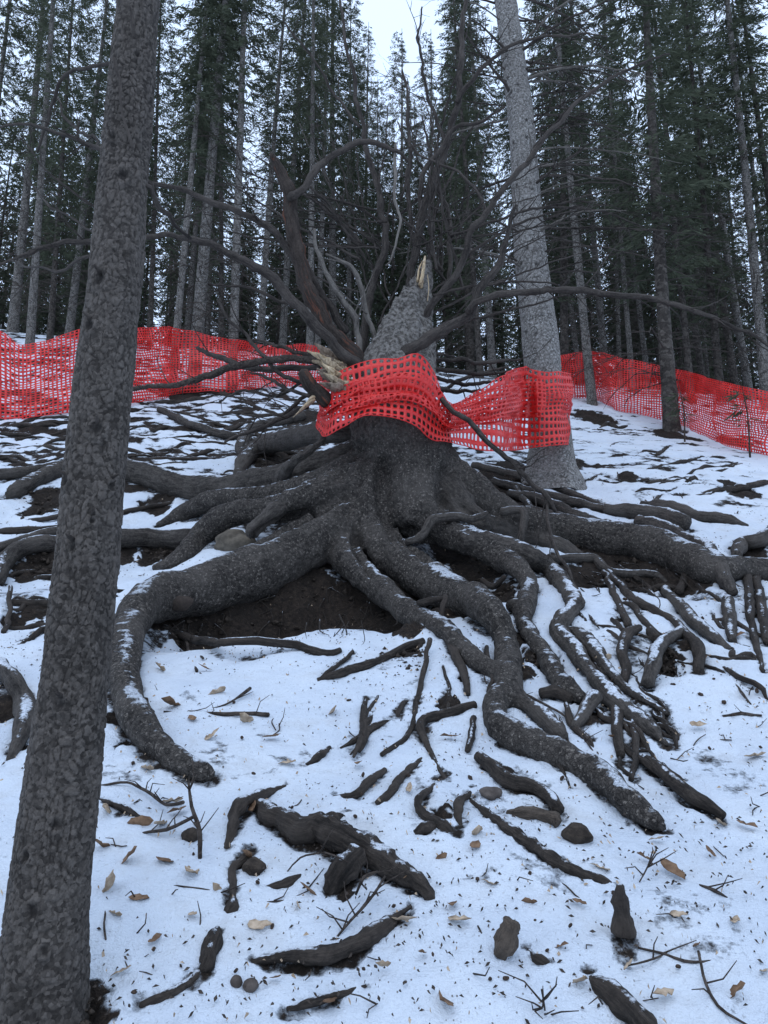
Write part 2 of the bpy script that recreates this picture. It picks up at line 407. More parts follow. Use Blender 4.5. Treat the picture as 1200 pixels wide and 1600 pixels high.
FUSED = [
 [(588, 765, 92, -.05), (530, 815, 80, -.38), (470, 855, 84, '~'), (400, 893, 90, '~'), (330, 918, 84, '~'), (270, 930, 74, '~'), (225, 945, 62, 'L.17'), (200, 985, 55, 'L.12'), (193, 1040, 52, 'L.06'), (203, 1100, 50), (235, 1150, 50), (275, 1185, 46), (322, 1210, 34)],
 [(572, 722, 56, -.02), (508, 750, 44, -.12), (442, 773, 40, '~'), (383, 777, 32, '~'), (329, 783, 32, '~'), (287, 802, 30), (248, 820, 14)],
 [(556, 752, 62, -.15), (485, 779, 54, -.38), (433, 798, 48, '~'), (383, 800, 40, '~'), (342, 813, 42, '~'), (312, 840, 42), (287, 869, 32), (244, 887, 14)],
 [(433, 798, 30, '~'), (410, 815, 24, -.6), (394, 830, 22, -.62)],
 [(585, 705, 56, .2), (505, 728, 46, .25), (442, 746, 44, '~'), (383, 757, 44, '~'), (325, 765, 42), (275, 759, 42), (225, 742, 40), (192, 734, 38), (150, 728, 32), (105, 731, 27), (57, 750, 27), (23, 767, 26), (-20, 778, 22)],
 [(575, 676, 36, .3), (500, 676, 32, .4), (450, 686, 34, '~'), (408, 698, 34), (383, 719, 24), (372, 740, 12)],
 [(470, 650, 16), (417, 663, 16), (386, 675, 18), (378, 700, 18), (380, 720, 14)],
 [(505, 688, 16, -.05), (458, 723, 17, -.1), (433, 752, 17, '~'), (402, 775, 10)],
 [(545, 820, 70, -.35), (532, 850, 50, -.5), (550, 880, 46, '~'), (593, 920, 43, '~'), (623, 947, 40, '~'), (660, 970, 37, '~'), (700, 987, 36), (727, 1017, 33), (753, 1040, 30), (785, 1055, 22)],
 [(565, 770, 110, -.1), (583, 840, 74, -.4), (633, 883, 64, '~'), (687, 918, 62, '~'), (733, 937, 56, '~'), (767, 955, 48, 'L.12'), (783, 985, 42), (793, 1020, 40), (794, 1065, 38), (776, 1100, 42), (782, 1135, 46), (825, 1160, 46), (880, 1180, 46), (930, 1207, 50), (975, 1245, 48), (1020, 1285, 34), (1036, 1296, 16)],
 [(796, 1060, 34), (812, 1090, 32), (842, 1115, 34), (880, 1150, 22)],
 [(645, 765, 100, -.1), (662, 800, 62, -.3), (690, 825, 52, '~'), (722, 842, 50, '~'), (755, 855, 44, '~'), (787, 873, 36, 'L.15'), (815, 892, 34, 'L.12'), (827, 915, 34), (821, 942, 32), (819, 968, 30), (832, 997, 30), (850, 1022, 30), (866, 1050, 29), (886, 1077, 29), (905, 1090, 18)],
 [(735, 846, 36, '~'), (755, 848, 36, -.65), (800, 857, 35, '~'), (833, 870, 34, 'L.14'), (860, 890, 32), (882, 917, 31), (899, 944, 30), (882, 965, 28), (872, 986, 28), (896, 1014, 26), (918, 1045, 26), (943, 1075, 27), (965, 1100, 30), (1000, 1125, 26), (1042, 1162, 12)],
 [(900, 985, 20), (922, 1008, 22), (945, 1038, 22), (968, 1066, 20), (1000, 1090, 18), (1040, 1113, 11)],
 [(662, 705, 74, .0), (715, 752, 62, -.1), (768, 788, 50, -.12), (800, 806, 44, '~'), (840, 818, 46, '~'), (890, 831, 52), (950, 840, 57), (1025, 854, 58), (1080, 876, 54), (1120, 894, 48), (1160, 890, 42), (1230, 897, 40)],
 [(700, 770, 60, -.15), (740, 812, 40, -.35), (775, 825, 34, '~'), (820, 838, 30), (870, 850, 26), (905, 868, 18)],
 [(650, 690, 110, -.05), (648, 755, 82, -.25), (645, 800, 66, -.36), (660, 822, 48, -.42)],
]
F_EXTRA_TRUNK = [(612, 850, 80, .05), (612, 800, 110, .05), (614, 735, 118, .03), (614, 670, 132, .02), (615, 610, 128, .05), (626, 560, 108, .10), (631, 500, 86, .18), (636, 440, 74, .27), (640, 390, 66, .36)]
traced = [trace(r) for r in FUSED]
trunkP, trunkR = trace(F_EXTRA_TRUNK)
LOOSE = [  # thinner roots of the broken tree, one part each
 [(118, 722, 14), (70, 731, 17), (28, 739, 20), (-15, 741, 19)], [(300, 842, 32), (240, 841, 31), (185, 842, 32), (130, 846, 28), (91, 850, 28), (57, 850, 30), (28, 860, 28), (8, 877, 26), (-6, 905, 24)],
 [(100, 828, 14), (42, 841, 15), (-10, 860, 16)], [(96, 826, 10), (50, 828, 12), (-10, 829, 12)], [(110, 806, 11), (45, 812, 6)], [(265, 786, 6), (193, 801, 8), (150, 806, 8)],
 [(996, 812, 18), (1036, 825, 24, 'L.05'), (1070, 842, 24, 'L.09'), (1101, 855, 26, 'L.12'), (1121, 879, 28, 'L.13'), (1132, 901, 24, 'L.08'), (1148, 926, 16)],
 [(945, 796, 18), (996, 799, 27), (1036, 805, 27), (1072, 818, 26)], [(1000, 787, 12), (1041, 791, 20), (1092, 805, 18), (1132, 811, 18), (1168, 822, 6)],
 [(1152, 868, 16), (1160, 850, 24, 'L.06'), (1186, 845, 23, 'L.08'), (1215, 828, 26)], [(1168, 882, 14), (1172, 938, 15), (1177, 990, 12), (1194, 1050, 7)], [(1181, 900, 12), (1192, 950, 16), (1199, 1005, 13)], [(1138, 938, 20), (1141, 970, 21), (1146, 1000, 15)],
 [(1070, 895, 12), (1062, 925, 13)], [(1041, 922, 14), (1058, 938, 18, 'L.04'), (1081, 967, 22), (1109, 990, 20), (1140, 1012, 12)], [(950, 893, 10), (987, 933, 14), (1019, 952, 14), (1053, 970, 13), (1070, 990, 16), (1090, 1010, 20, 'L.05'), (1091, 1047, 16)],
 [(1060, 985, 16), (1030, 1009, 21, 'L.08'), (1019, 1037, 23, 'L.08'), (1010, 1072, 20)], [(998, 983, 13), (979, 992, 20, 'L.05'), (973, 1018, 17, 'L.04'), (979, 1040, 16), (973, 1065, 13)], [(1018, 985, 14), (1022, 1000, 17)],
 [(855, 874, 15), (925, 873, 16, 'L.04'), (945, 890, 16, 'L.04'), (973, 896, 14), (1016, 896, 12), (1046, 908, 7)], [(945, 893, 10), (965, 938, 11), (982, 978, 13)], [(960, 968, 10), (975, 985, 8)],
 [(740, 727, 12), (815, 745, 14), (880, 765, 12), (945, 793, 11)], [(795, 770, 14), (847, 783, 18), (905, 805, 17), (960, 822, 10)], [(770, 752, 14), (830, 768, 16), (890, 782, 16), (950, 798, 13)], [(820, 795, 14), (870, 806, 15), (930, 820, 12)],
 [(633, 848, 9, -.75), (657, 837, 13, -.72), (677, 813, 16, -.62), (707, 808, 14, -.58), (740, 812, 12, -.55), (762, 802, 9, -.5)], [(785, 800, 14, -.3), (817, 797, 14, -.32), (819, 820, 14, -.4), (813, 847, 12, -.45)],
 [(672, 1000, 8, 'L.06'), (655, 1080, 9), (637, 1150, 9), (598, 1180, 7)], [(740, 1100, 13), (695, 1115, 18), (660, 1130, 16), (672, 1170, 9), (708, 1232, 5)],
 [(255, 978, 9), (290, 995, 13, 'L.06'), (350, 1003, 13, 'L.08'), (450, 1006, 13, 'L.05'), (500, 1020, 14), (532, 1015, 9)], [(660, 1000, 11), (620, 1018, 13), (580, 1035, 14), (540, 1048, 16), (498, 1064, 9)], [(552, 1018, 6), (515, 1050, 9), (485, 1077, 7)],
 [(690, 935, 10, 'L.12'), (665, 943, 12, 'L.1'), (640, 948, 12, 'L.1')], [(698, 932, 9, 'L.12'), (693, 950, 9, 'L.08'), (690, 970, 8)], [(700, 1000, 14), (715, 1030, 16), (728, 1065, 13), (733, 1085, 8)],
 [(250, 640, 10), (290, 660, 14), (350, 680, 14), (372, 684, 9)], [(20, 942, 12), (75, 943, 15), (120, 945, 12)], [(3, 1040, 22), (20, 1066, 30), (38, 1098, 34), (38, 1130, 30), (25, 1160, 22), (14, 1185, 12)], [(16, 915, 7, 'L.1'), (13, 960, 8, 'L.04'), (8, 990, 8)],
 [(752, 905, 8, 'L.1'), (770, 915, 10, 'L.08'), (786, 900, 7, 'L.14')], [(800, 945, 20, 'L.06'), (815, 945, 22)], [(847, 1085, 16), (870, 1080, 20), (890, 1090, 14)], [(930, 1090, 26, 'L.05'), (915, 1115, 22), (900, 1135, 14)], [(965, 1100, 22), (962, 1140, 18), (968, 1175, 14)], [(988, 1130, 10), (992, 1170, 12), (988, 1220, 8)],
 [(1010, 1185, 13), (1050, 1222, 24), (1090, 1250, 26), (1127, 1277, 14)], [(750, 1185, 18), (795, 1218, 26), (845, 1232, 22), (878, 1265, 20)], [(740, 1120, 10), (738, 1150, 12), (735, 1175, 9)], [(800, 760, 10), (835, 800, 12), (850, 830, 10)],
]
loose = [trace(r, .42) for r in LOOSE]
FRONT = [  # root pieces that surface on their own in the snow
 ('arched dark root piece curving out of the snow beside the thick crooked root', [[(447, 1227, 6), (415, 1238, 16), (380, 1255, 20, 'L.03'), (365, 1290, 18), (354, 1330, 12)]]),
 ('thick crooked root with a forked lower leg half buried in snow', [[(398, 1256, 22), (435, 1278, 36), (475, 1298, 44), (500, 1292, 46, 'L.05'), (540, 1307, 46, 'L.05'), (575, 1325, 44), (610, 1350, 38), (645, 1375, 32), (670, 1395, 20), (683, 1412, 6)], [(478, 1296, 30), (505, 1284, 26), (542, 1273, 8)], [(560, 1335, 34, 'L.05'), (533, 1368, 36, 'L.03'), (514, 1396, 24)]]),
 ('thin knotted root ending in a round knob', [[(392, 1338, 18), (365, 1355, 14, 'L.02'), (364, 1390, 10), (357, 1420, 24), (350, 1432, 16)]]),
 ('short spindle shaped dark root lump in the snow', [[(345, 1446, 7), (333, 1475, 32), (325, 1508, 24), (322, 1514, 10)]]),
 ('low lumpy root end with soil leading away from the spindle shaped lump', [[(312, 1522, 18), (275, 1546, 15), (220, 1570, 10)]]),
 ('long curved dark root lying like a low bow below the crooked root', [[(391, 1503, 10), (450, 1494, 22), (520, 1490, 30), (570, 1468, 28), (605, 1445, 22), (642, 1417, 7)]]),
 ('straight thin root stick low in the snow beside two round stones', [[(446, 1577, 7), (500, 1560, 16), (572, 1540, 7)]]),
 ('short dark stick of root under the crooked root', [[(414, 1386, 9), (450, 1378, 14), (487, 1359, 5)]]),
 ('small bent root stub beside the near spruce trunk', [[(155, 1249, 7), (190, 1265, 12), (224, 1284, 8)]]),
 ('long straight dark root running down to the pointed stub', [[(728, 1246, 12), (765, 1275, 16), (800, 1300, 20), (850, 1335, 22), (910, 1365, 20), (966, 1386, 13)]]),
 ('pointed upright root stub standing in the snow', [[(968, 1384, 12, 'L.16'), (970, 1415, 26, 'L.09'), (974, 1455, 36, 'L.02')]]),
 ('dark rounded root lump half sunk in the snow', [[(824, 1487, 12), (840, 1500, 22), (858, 1512, 14)]]),
 ('thick dark root arching out of the snow beside the curled leaf', [[(918, 1528, 20), (945, 1543, 34), (975, 1568, 38), (1003, 1600, 40), (1020, 1630, 34)]]),
 ('tangled root piece with forked ends in the snow below the big roots', [[(682, 1223, 8), (655, 1250, 13, 'L.03'), (668, 1275, 16), (695, 1294, 18), (716, 1311, 12)], [(736, 1238, 9), (718, 1258, 15, 'L.03'), (720, 1300, 9)], [(640, 1305, 10), (665, 1295, 20), (690, 1290, 14)]]),
 ('slender root piece tapering at both ends above the tangled root', [[(533, 1169, 6), (575, 1143, 13), (622, 1121, 7)]]),
 ('short root sliver close to the slender tapering root', [[(478, 1199, 8), (497, 1184, 13), (517, 1166, 6)]]),
 ('bent root piece with a flat lower foot in the snow', [[(522, 1246, 8), (558, 1241, 12), (578, 1220, 14), (602, 1203, 8)]]),
 ('curved root piece sloping towards the tangled root', [[(588, 1257, 9), (610, 1238, 13), (625, 1215, 13), (663, 1186, 10)]]),
]
front = [(lab, [trace(r, .36, True) for r in rs]) for lab, rs in FRONT]
# lateral roots and sticks over the upper slope, half bare of snow
UP = []
for k in range(120):
    left = k < 84
    px = random.uniform(-20, 470) if left else random.uniform(900, 1200); py = random.uniform(632, 745) if left else random.uniform(660, 780)
    if not left and (py < 640+.25*(px-900) or random.random() < .5): continue
    L = random.uniform(40, 150)*(.9 if left else .6); sl = random.choice([random.uniform(-.10, .16), random.uniform(-.45, .45)]) if left else random.uniform(-.3, .1)
    wd = random.uniform(3, 8.5); b1, b2 = random.uniform(-7, 7), random.uniform(-7, 7)
    UP.append([(px-L/2, py-sl*L/2, wd*.5), (px-L/5, py-sl*L/5+b1, wd), (px+L/5, py+sl*L/5+b2, wd), (px+L/2, py+sl*L/2, wd*.35)])
UP += [[(0, 668, 8), (80, 662, 10), (190, 655, 9)], [(1098, 772, 8), (1140, 764, 14), (1175, 760, 13), (1215, 752, 10)], [(1010, 735, 5), (1050, 725, 8), (1100, 715, 5)], [(260, 622, 10), (300, 610, 14), (345, 616, 10), (385, 628, 6)], [(230, 632, 8), (290, 628, 12), (330, 622, 10)]]
FAN = []
for k in range(64):
    px, py = random.choice([(random.uniform(890, 1185), random.uniform(905, 1075)), (random.uniform(890, 1185), random.uniform(905, 1075)), (random.uniform(560, 800), random.uniform(1040, 1190)), (random.uniform(860, 1060), random.uniform(1085, 1210)), (random.uniform(0, 200), random.uniform(900, 1010))])
    a = math.atan2((py-760)*.9, px-690)+random.uniform(-.4, .4); L = random.uniform(35, 105); wd = random.uniform(4, 13)*(1.15 if py > 1000 else .9); b1, b2 = random.uniform(-9, 9), random.uniform(-9, 9); ca, sa = math.cos(a), math.sin(a)
    FAN.append([(px-ca*L/2, py-sa*L/2, wd*.6), (px-ca*L/5-sa*b1, py-sa*L/5+ca*b1, wd), (px+ca*L/5-sa*b2, py+sa*L/5+ca*b2, wd*.9), (px+ca*L/2, py+sa*L/2, wd*.35)])
upper = [trace(r, .12, True) for r in UP]+[trace(r, .28, True) for r in FAN]

# ------------------------------------------------------------------ ground
def build_ground():
    ys = np.concatenate([-np.geomspace(14, .3, 30), np.linspace(-.2, 1.4, 16), np.geomspace(1.42, 20, 560), np.geomspace(20.3, 125, 60)])
    us = np.linspace(-1, 1, 561)
    Yg = np.repeat(ys[:, None], len(us), 1); Xg = us[None, :]*(1.6+.80*np.maximum(Yg, 0)+2.2*np.maximum(-Yg, 0)+.02*np.maximum(Yg-15, 0)**1.6)
    X, Y = Xg.ravel(), Yg.ravel(); Z = G(X, Y)
    dirt_shade = np.zeros(len(X))
    def blob(px, py, rpx, a=1.0, st=1.5):
        p = onG(px, py); r = rpx*m_per_px(p); q = np.sqrt(((X-p[0])/r)**2+((Y-p[1])/(r*st))**2)
        np.maximum(dirt_shade, a*(1-sstep(.35, 1.35, q+.35*noise2(X/r*1.7, Y/r*1.7, 17)+.2*noise2(X/r*5, Y/r*5, 18))), out=dirt_shade)
    for a in ((255, 945, 40), (300, 990, 45), (350, 970, 55), (420, 960, 65), (490, 955, 65), (560, 960, 65), (610, 965, 55), (640, 985, 26), (430, 1005, 26),
              (700, 860, 40), (740, 900, 50), (780, 930, 40), (650, 900, 50), (770, 960, 30), (700, 950, 40), (800, 1000, 30), (855, 1040, 26), (815, 1050, 22), (830, 1030, 18),
              (930, 880, 50), (990, 895, 55), (1060, 910, 45), (880, 905, 40), (920, 912, 30), (1040, 1045, 24), (1050, 1020, 22), (970, 970, 16), (1075, 1010, 20), (1170, 866, 26), (1175, 960, 14),
              (250, 862, 36), (190, 866, 26), (60, 882, 30), (40, 900, 22), (100, 885, 26), (70, 788, 36), (130, 790, 26), (250, 784, 34), (320, 788, 24), (60, 958, 26), (20, 975, 20),
              (440, 700, 60), (480, 680, 50), (430, 720, 50), (470, 650, 40), (10, 1110, 26), (30, 1170, 16), (180, 1120, 18), (195, 1160, 14), (640, 1020, 22), (725, 1062, 9),
              (860, 725, 60), (800, 740, 60), (760, 760, 60), (830, 790, 60), (900, 785, 40), (700, 745, 60), (110, 1600, 60), (60, 1580, 50), (540, 1390, 16), (1150, 765, 30), (980, 745, 22), (930, 655, 35), (1050, 680, 40), (1140, 690, 30), (290, 615, 40), (365, 612, 20),
              (700, 1100, 20), (690, 1280, 16), (920, 1120, 20), (780, 1210, 24)):
        blob(*a)
    # thin bare soil rims along the roots, strengthened to paint in contact shade
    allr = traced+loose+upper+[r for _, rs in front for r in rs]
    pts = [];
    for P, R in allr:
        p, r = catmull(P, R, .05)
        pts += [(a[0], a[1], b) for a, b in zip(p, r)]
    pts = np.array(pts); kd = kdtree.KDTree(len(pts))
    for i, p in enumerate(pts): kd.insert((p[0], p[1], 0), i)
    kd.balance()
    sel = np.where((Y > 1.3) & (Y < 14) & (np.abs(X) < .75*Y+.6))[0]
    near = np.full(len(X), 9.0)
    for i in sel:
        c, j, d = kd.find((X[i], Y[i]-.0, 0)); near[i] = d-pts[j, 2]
    soil_rim_shade = np.where(Y < 3.7, .60, .55)*(1-sstep(-.02, .06, near+.02*noise2(X*14, Y*14, 71))); np.maximum(dirt_shade, soil_rim_shade, out=dirt_shade)
    # patchy thin snow on the upper slope, in lateral streaks
    st = .34*noise2(X*1.5, Y*3.6, 21)+.36*noise2(X*3.6, Y*9, 22)+.30*noise2(X*9, Y*18, 23)
    up = sstep(5.8, 8, Y); lft = 1-sstep(-.2, 2.2, X)
    dirt_shade = np.maximum(dirt_shade, np.clip(.43+.95*st, 0, 1)*up*(.74+.26*lft))
    dirt_shade = np.maximum(dirt_shade, sstep(11, 16, Y)*np.clip(.46+.6*st, 0, 1))
    dirt_shade = np.maximum(dirt_shade, .285+.18*noise2(X*2.3, Y*2.3, 31)+.14*noise2(X*8, Y*8, 32))
    Z = Z + .012*noise2(X*5, Y*5, 8) + .006*noise2(X*16, Y*16, 9) + .003*noise2(X*45, Y*45, 10)
    Z = Z + .008*(1-sstep(.3, .6, dirt_shade)) + sstep(.5, .8, dirt_shade)*(.035*noise2(X*9, Y*9, 12)+.022*noise2(X*24, Y*24, 13))
    # snow banked a little against the roots
    Z = Z + .012*(1-sstep(.0, .10, np.abs(near-.05)))*(dirt_shade < .5)*sstep(3, 6, Y)
    nr, nc = len(ys), len(us); i = np.arange(nr-1)[:, None]*nc; j = np.arange(nc-1)[None, :]
    Fc = np.stack([i+j, i+j+1, i+nc+j+1, i+nc+j], -1).reshape(-1, 4)
    o = mesh_obj('ground', np.stack([X, Y, Z], 1), Fc, M['ground']); vattr(o, 'dirt_shade', dirt_shade); o['kind'] = 'structure'
build_ground()

# ------------------------------------------------------------------ broken tree: stump and main roots as one blended surface
def blended():
    H = .019
    P0 = np.vstack([p for p, _ in traced]+[trunkP]); mn = P0.min(0)-.45; mx = P0.max(0)+.35
    mx[2] = min(mx[2], at(650, 395, Y0)[2]+.1); mn[0] = max(mn[0], -3.6)
    n = np.ceil((mx-mn)/H).astype(int)
    Fd = np.full(n, .25, np.float32); best = np.full(n, 9., np.float32); lab = np.zeros(n, np.int16)
    items = [(trunkP, trunkR, 0)]+[(p, r, i+1) for i, (p, r) in enumerate(traced)]
    a, b = at(592, 522, Y0+.08), at(668, 402, Y0+.2); t = b-a; nv = np.cross(t, np.array([-.18, 1, 0])); nv /= np.linalg.norm(nv)
    if nv[0] > 0: nv = -nv
    for P, R, L in items:
        p, r = catmull(P, R, .09)
        m = r.max()+.24
        lo = np.clip(((p.min(0)-m-mn)/H).astype(int), 0, n-1); hi = np.clip(((p.max(0)+m-mn)/H).astype(int)+1, 1, n)
        sl_ = tuple(slice(lo[k], hi[k]) for k in range(3)); d = np.full(hi-lo, 9., np.float32)
        for i in range(len(p)-1):
            mm = max(r[i], r[i+1])+.24
            q0 = np.minimum(p[i], p[i+1])-mm; q1 = np.maximum(p[i], p[i+1])+mm
            l2 = np.clip(((q0-mn)/H).astype(int)-lo, 0, hi-lo); h2 = np.clip(((q1-mn)/H).astype(int)+1-lo, 0, hi-lo)
            if (h2 <= l2).any(): continue
            g = [((np.arange(l2[k], h2[k])+lo[k])*H+mn[k]).astype(np.float32) for k in range(3)]
            ab = p[i+1]-p[i]; L2 = float(ab@ab)+1e-9
            dx = g[0][:, None, None]-p[i][0]; dy = g[1][None, :, None]-p[i][1]; dz = g[2][None, None, :]-p[i][2]
            tt = np.clip((dx*ab[0]+dy*ab[1]+dz*ab[2])/L2, 0, 1)
            dd = np.sqrt((dx-tt*ab[0])**2+(dy-tt*ab[1])**2+(dz-tt*ab[2])**2)-(r[i]+(r[i+1]-r[i])*tt)
            s = tuple(slice(l2[k], h2[k]) for k in range(3)); d[s] = np.minimum(d[s], dd)
        if L == 0:
            g = [((np.arange(lo[k], hi[k]))*H+mn[k]) for k in range(3)]
            pl = (g[0][:, None, None]-a[0])*nv[0]+(g[1][None, :, None]-a[1])*nv[1]+(g[2][None, None, :]-a[2])*nv[2]
            jag = .035*noise2(g[0][:, None]*22, g[1][None, :]*22, 5)+.02*noise2(g[0][:, None]*60, g[1][None, :]*60, 6)
            d = np.maximum(d, pl.astype(np.float32)+jag[:, :, None].astype(np.float32))
        k = .060 if L in (0, 1, 9, 11, 15, 17, 3) else (.028 if L in (12, 13, 14) else .045)
        A = Fd[sl_]; h = np.maximum(k-np.abs(A-d), 0)/k
        Fd[sl_] = np.minimum(A, d)-h*h*k*.25
        bb = best[sl_]; w_ = d < bb-(0 if L else 0); lab[sl_][w_] = L; bb[w_] = d[w_]
    # surface nets
    S = Fd < 0
    c = np.zeros(tuple(np.array(S.shape)-1), np.int8)
    for i in (0, 1):
        for j in (0, 1):
            for k in (0, 1): c += S[i:S.shape[0]-1+i, j:S.shape[1]-1+j, k:S.shape[2]-1+k]
    act = np.argwhere((c > 0) & (c < 8)); idx = np.full(c.shape, -1, np.int32); idx[tuple(act.T)] = np.arange(len(act))
    acc = np.zeros((len(act), 3)); cnt = np.zeros(len(act)); cor = [(i, j, k) for i in (0, 1) for j in (0, 1) for k in (0, 1)]
    val = {q: Fd[act[:, 0]+q[0], act[:, 1]+q[1], act[:, 2]+q[2]] for q in cor}
    for q in cor:
        for ax in range(3):
            if q[ax]: continue
            q2 = tuple(q[m]+(1 if m == ax else 0) for m in range(3)); v0, v1 = val[q], val[q2]
            mk = (v0 < 0) != (v1 < 0); t_ = np.where(mk, v0/(v0-v1+1e-12), 0)
            pt = np.tile(np.array(q, float), (len(act), 1)); pt[:, ax] += t_
            acc[mk] += pt[mk]; cnt[mk] += 1
    V = (act+acc/cnt[:, None])*H+mn
    Fs, Ls = [], []
    for ax in range(3):
        sa = [slice(None)]*3; sb = [slice(None)]*3; sa[ax] = slice(0, -1); sb[ax] = slice(1, None)
        ed = S[tuple(sa)] != S[tuple(sb)]; e = np.argwhere(ed)
        o1, o2 = [m for m in range(3) if m != ax]
        ok = (e[:, o1] > 0) & (e[:, o2] > 0) & (e[:, o1] < S.shape[o1]-1) & (e[:, o2] < S.shape[o2]-1); e = e[ok]
        def cell(d1, d2):
            f = e.copy(); f[:, o1] -= d1; f[:, o2] -= d2; return idx[tuple(f.T)]
        qd = np.stack([cell(1, 1), cell(0, 1), cell(0, 0), cell(1, 0)], 1)
        inside = S[tuple(e.T)]; fl = inside if ax != 1 else ~inside
        qd[~fl] = qd[~fl][:, ::-1]
        Fs.append(qd); Ls.append(lab[tuple(e.T)])
    Fq = np.vstack(Fs); Lq = np.concatenate(Ls)
    # orientation and normals
    def vnorm(V):
        fn = np.cross(V[Fq[:, 2]]-V[Fq[:, 0]], V[Fq[:, 3]]-V[Fq[:, 1]]); vn = np.zeros_like(V)
        for k in range(4): np.add.at(vn, Fq[:, k], fn)
        return vn/(np.linalg.norm(vn, axis=1)[:, None]+1e-12)
    vn = vnorm(V)
    amp = np.clip(sstep(.0, .3, np.abs(V[:, 1]-3)), .5, 1)
    d = .016*noise3(V[:, 0]*5, V[:, 1]*5, V[:, 2]*5, 40)+.009*noise3(V[:, 0]*13, V[:, 1]*13, V[:, 2]*13, 41)+.005*noise3(V[:, 0]*30, V[:, 1]*30, V[:, 2]*30, 42)
    ax = np.interp(V[:, 2], trunkP[:, 2], trunkP[:, 0]); ay = np.interp(V[:, 2], trunkP[:, 2], trunkP[:, 1]); an = np.arctan2(V[:, 1]-ay, V[:, 0]-ax); rad = np.hypot(V[:, 1]-ay, V[:, 0]-ax)
    fl = noise3(np.cos(an)*4.5, np.sin(an)*4.5, V[:, 2]*.9, 44)+.5*noise3(np.cos(an)*10, np.sin(an)*10, V[:, 2]*1.6, 45)
    d += .022*fl*(1-sstep(.45, 1.0, rad))
    d += .010*noise3(V[:, 0]*38, V[:, 1]*38, V[:, 2]*30, 46)*(1-sstep(.9, 1.6, rad))
    # creases between the buttresses
    rel_ = V-CAM; dep = rel_[:, 1]*CP+rel_[:, 2]*SP; sx_ = 600+F_PX*rel_[:, 0]/dep; sy_ = 800-F_PX*(-rel_[:, 1]*SP+rel_[:, 2]*CP)/dep
    front_ = (vn*(-rel_)).sum(1) > 0
    for pts, wd, dp in (([(598, 720), (594, 770), (598, 800), (614, 836)], 9, .06), ([(690, 740), (687, 780), (694, 806)], 8, .045), ([(540, 770), (512, 786), (442, 819), (404, 836)], 8, .09), ([(556, 845), (575, 892)], 8, .07), ([(655, 735), (628, 790)], 10, .03), ([(560, 700), (530, 745)], 10, .06), ([(578, 700), (560, 760), (545, 800)], 9, .04), ([(640, 835), (668, 862)], 12, .10), ([(720, 790), (745, 806)], 9, .05)):
        dm = np.full(len(V), 1e9); 
        for (x0, y0), (x1, y1) in zip(pts[:-1], pts[1:]):
            tt = np.clip(((sx_-x0)*(x1-x0)+(sy_-y0)*(y1-y0))/((x1-x0)**2+(y1-y0)**2), 0, 1); dm = np.minimum(dm, np.hypot(sx_-x0-tt*(x1-x0), sy_-y0-tt*(y1-y0)))
        d -= dp*np.exp(-(dm/wd)**2)*front_
    V = V+vn*d[:, None]; vn = vnorm(V)
    vl = np.zeros(len(V), int); vl[Fq.ravel()] = np.repeat(Lq, 4); gr = np.zeros((len(V), 3))
    for P, R, L in items:
        m = np.where(vl == L)[0]
        if not len(m): continue
        p, r = catmull(P, R, .03); arc = np.concatenate([[0], np.cumsum(np.linalg.norm(np.diff(p, axis=0), axis=1))]); T = np.gradient(p, axis=0); T /= np.linalg.norm(T, axis=1)[:, None]
        up = np.array([0, 0, 1.]) if abs(T[0][2]) < .9 else np.array([1., 0, 0]); Nn = np.zeros_like(p); v = up-T[0]*(up@T[0]); Nn[0] = v/np.linalg.norm(v)
        for i in range(1, len(p)): v = Nn[i-1]-T[i]*(Nn[i-1]@T[i]); Nn[i] = v/np.linalg.norm(v)
        kd = kdtree.KDTree(len(p)); [kd.insert(q, i) for i, q in enumerate(p)]; kd.balance()
        j = np.array([kd.find(V[q])[1] for q in m]); o_ = V[m]-p[j]; Bn = np.cross(T, Nn)
        st = arc[j]+(o_*T[j]).sum(1); gr[m] = np.stack([(o_*Nn[j]).sum(1), (o_*Bn[j]).sum(1), st*.14], 1)
    return V, Fq, Lq, vn, gr
def tidy_labels(Fq, Lq):
    for L in np.unique(Lq):
        f = np.where(Lq == L)[0]
        if L == 0 or len(f) == 0: continue
        u, inv = np.unique(Fq[f], return_inverse=True); inv = inv.reshape(-1, 4); c = np.arange(len(u))
        while True:
            m = c[inv].min(1); n = c.copy()
            for k in range(4): np.minimum.at(n, inv[:, k], m)
            n = n[n]
            if (n == c).all(): break
            c = n
        fc = c[inv[:, 0]]; ids, ct = np.unique(fc, return_counts=True); main = ids[ct.argmax()]
        for q in ids:
            if q == main: continue
            ff = f[fc == q]; vs = np.zeros(Fq.max()+1, bool); vs[Fq[ff].ravel()] = True
            nb = np.where(vs[Fq].any(1) & (Lq != L))[0]
            if len(nb): Lq[ff] = np.bincount(Lq[nb]).argmax()
    return Lq
BT = empty('broken_spruce', (TR[0], TR[1], float(G(TR[0], TR[1]))))
tag(BT, 'huge dark broken spruce stump with a splintered top, sprawling bare roots and dead branches', 'tree')
bV, bF, bL, bN, bW = blended(); bL = tidy_labels(bF, bL)
print('blended', len(bV), len(bF))
for L in range(len(traced)+1):
    f = bF[bL == L]
    if len(f) < 8: continue
    u, inv = np.unique(f, return_inverse=True); inv = inv.reshape(f.shape)
    o = mesh_obj('trunk' if L == 0 else 'root', bV[u], inv, M['stump'] if L in (0, 1, 9, 10, 12, 15, 17, 2, 3) else M['root'], BT, normals=bN[u], grain=bW[u])
for i, (P, R) in enumerate(loose):
    p, r = catmull(P, R, .035); V, Fq = tube(p, r, 10, .13, 100+i, 12, wob=.012)
    mesh_obj('root', V, Fq, M['root'] if R.max() > .035 else M['rootdark'], BT)
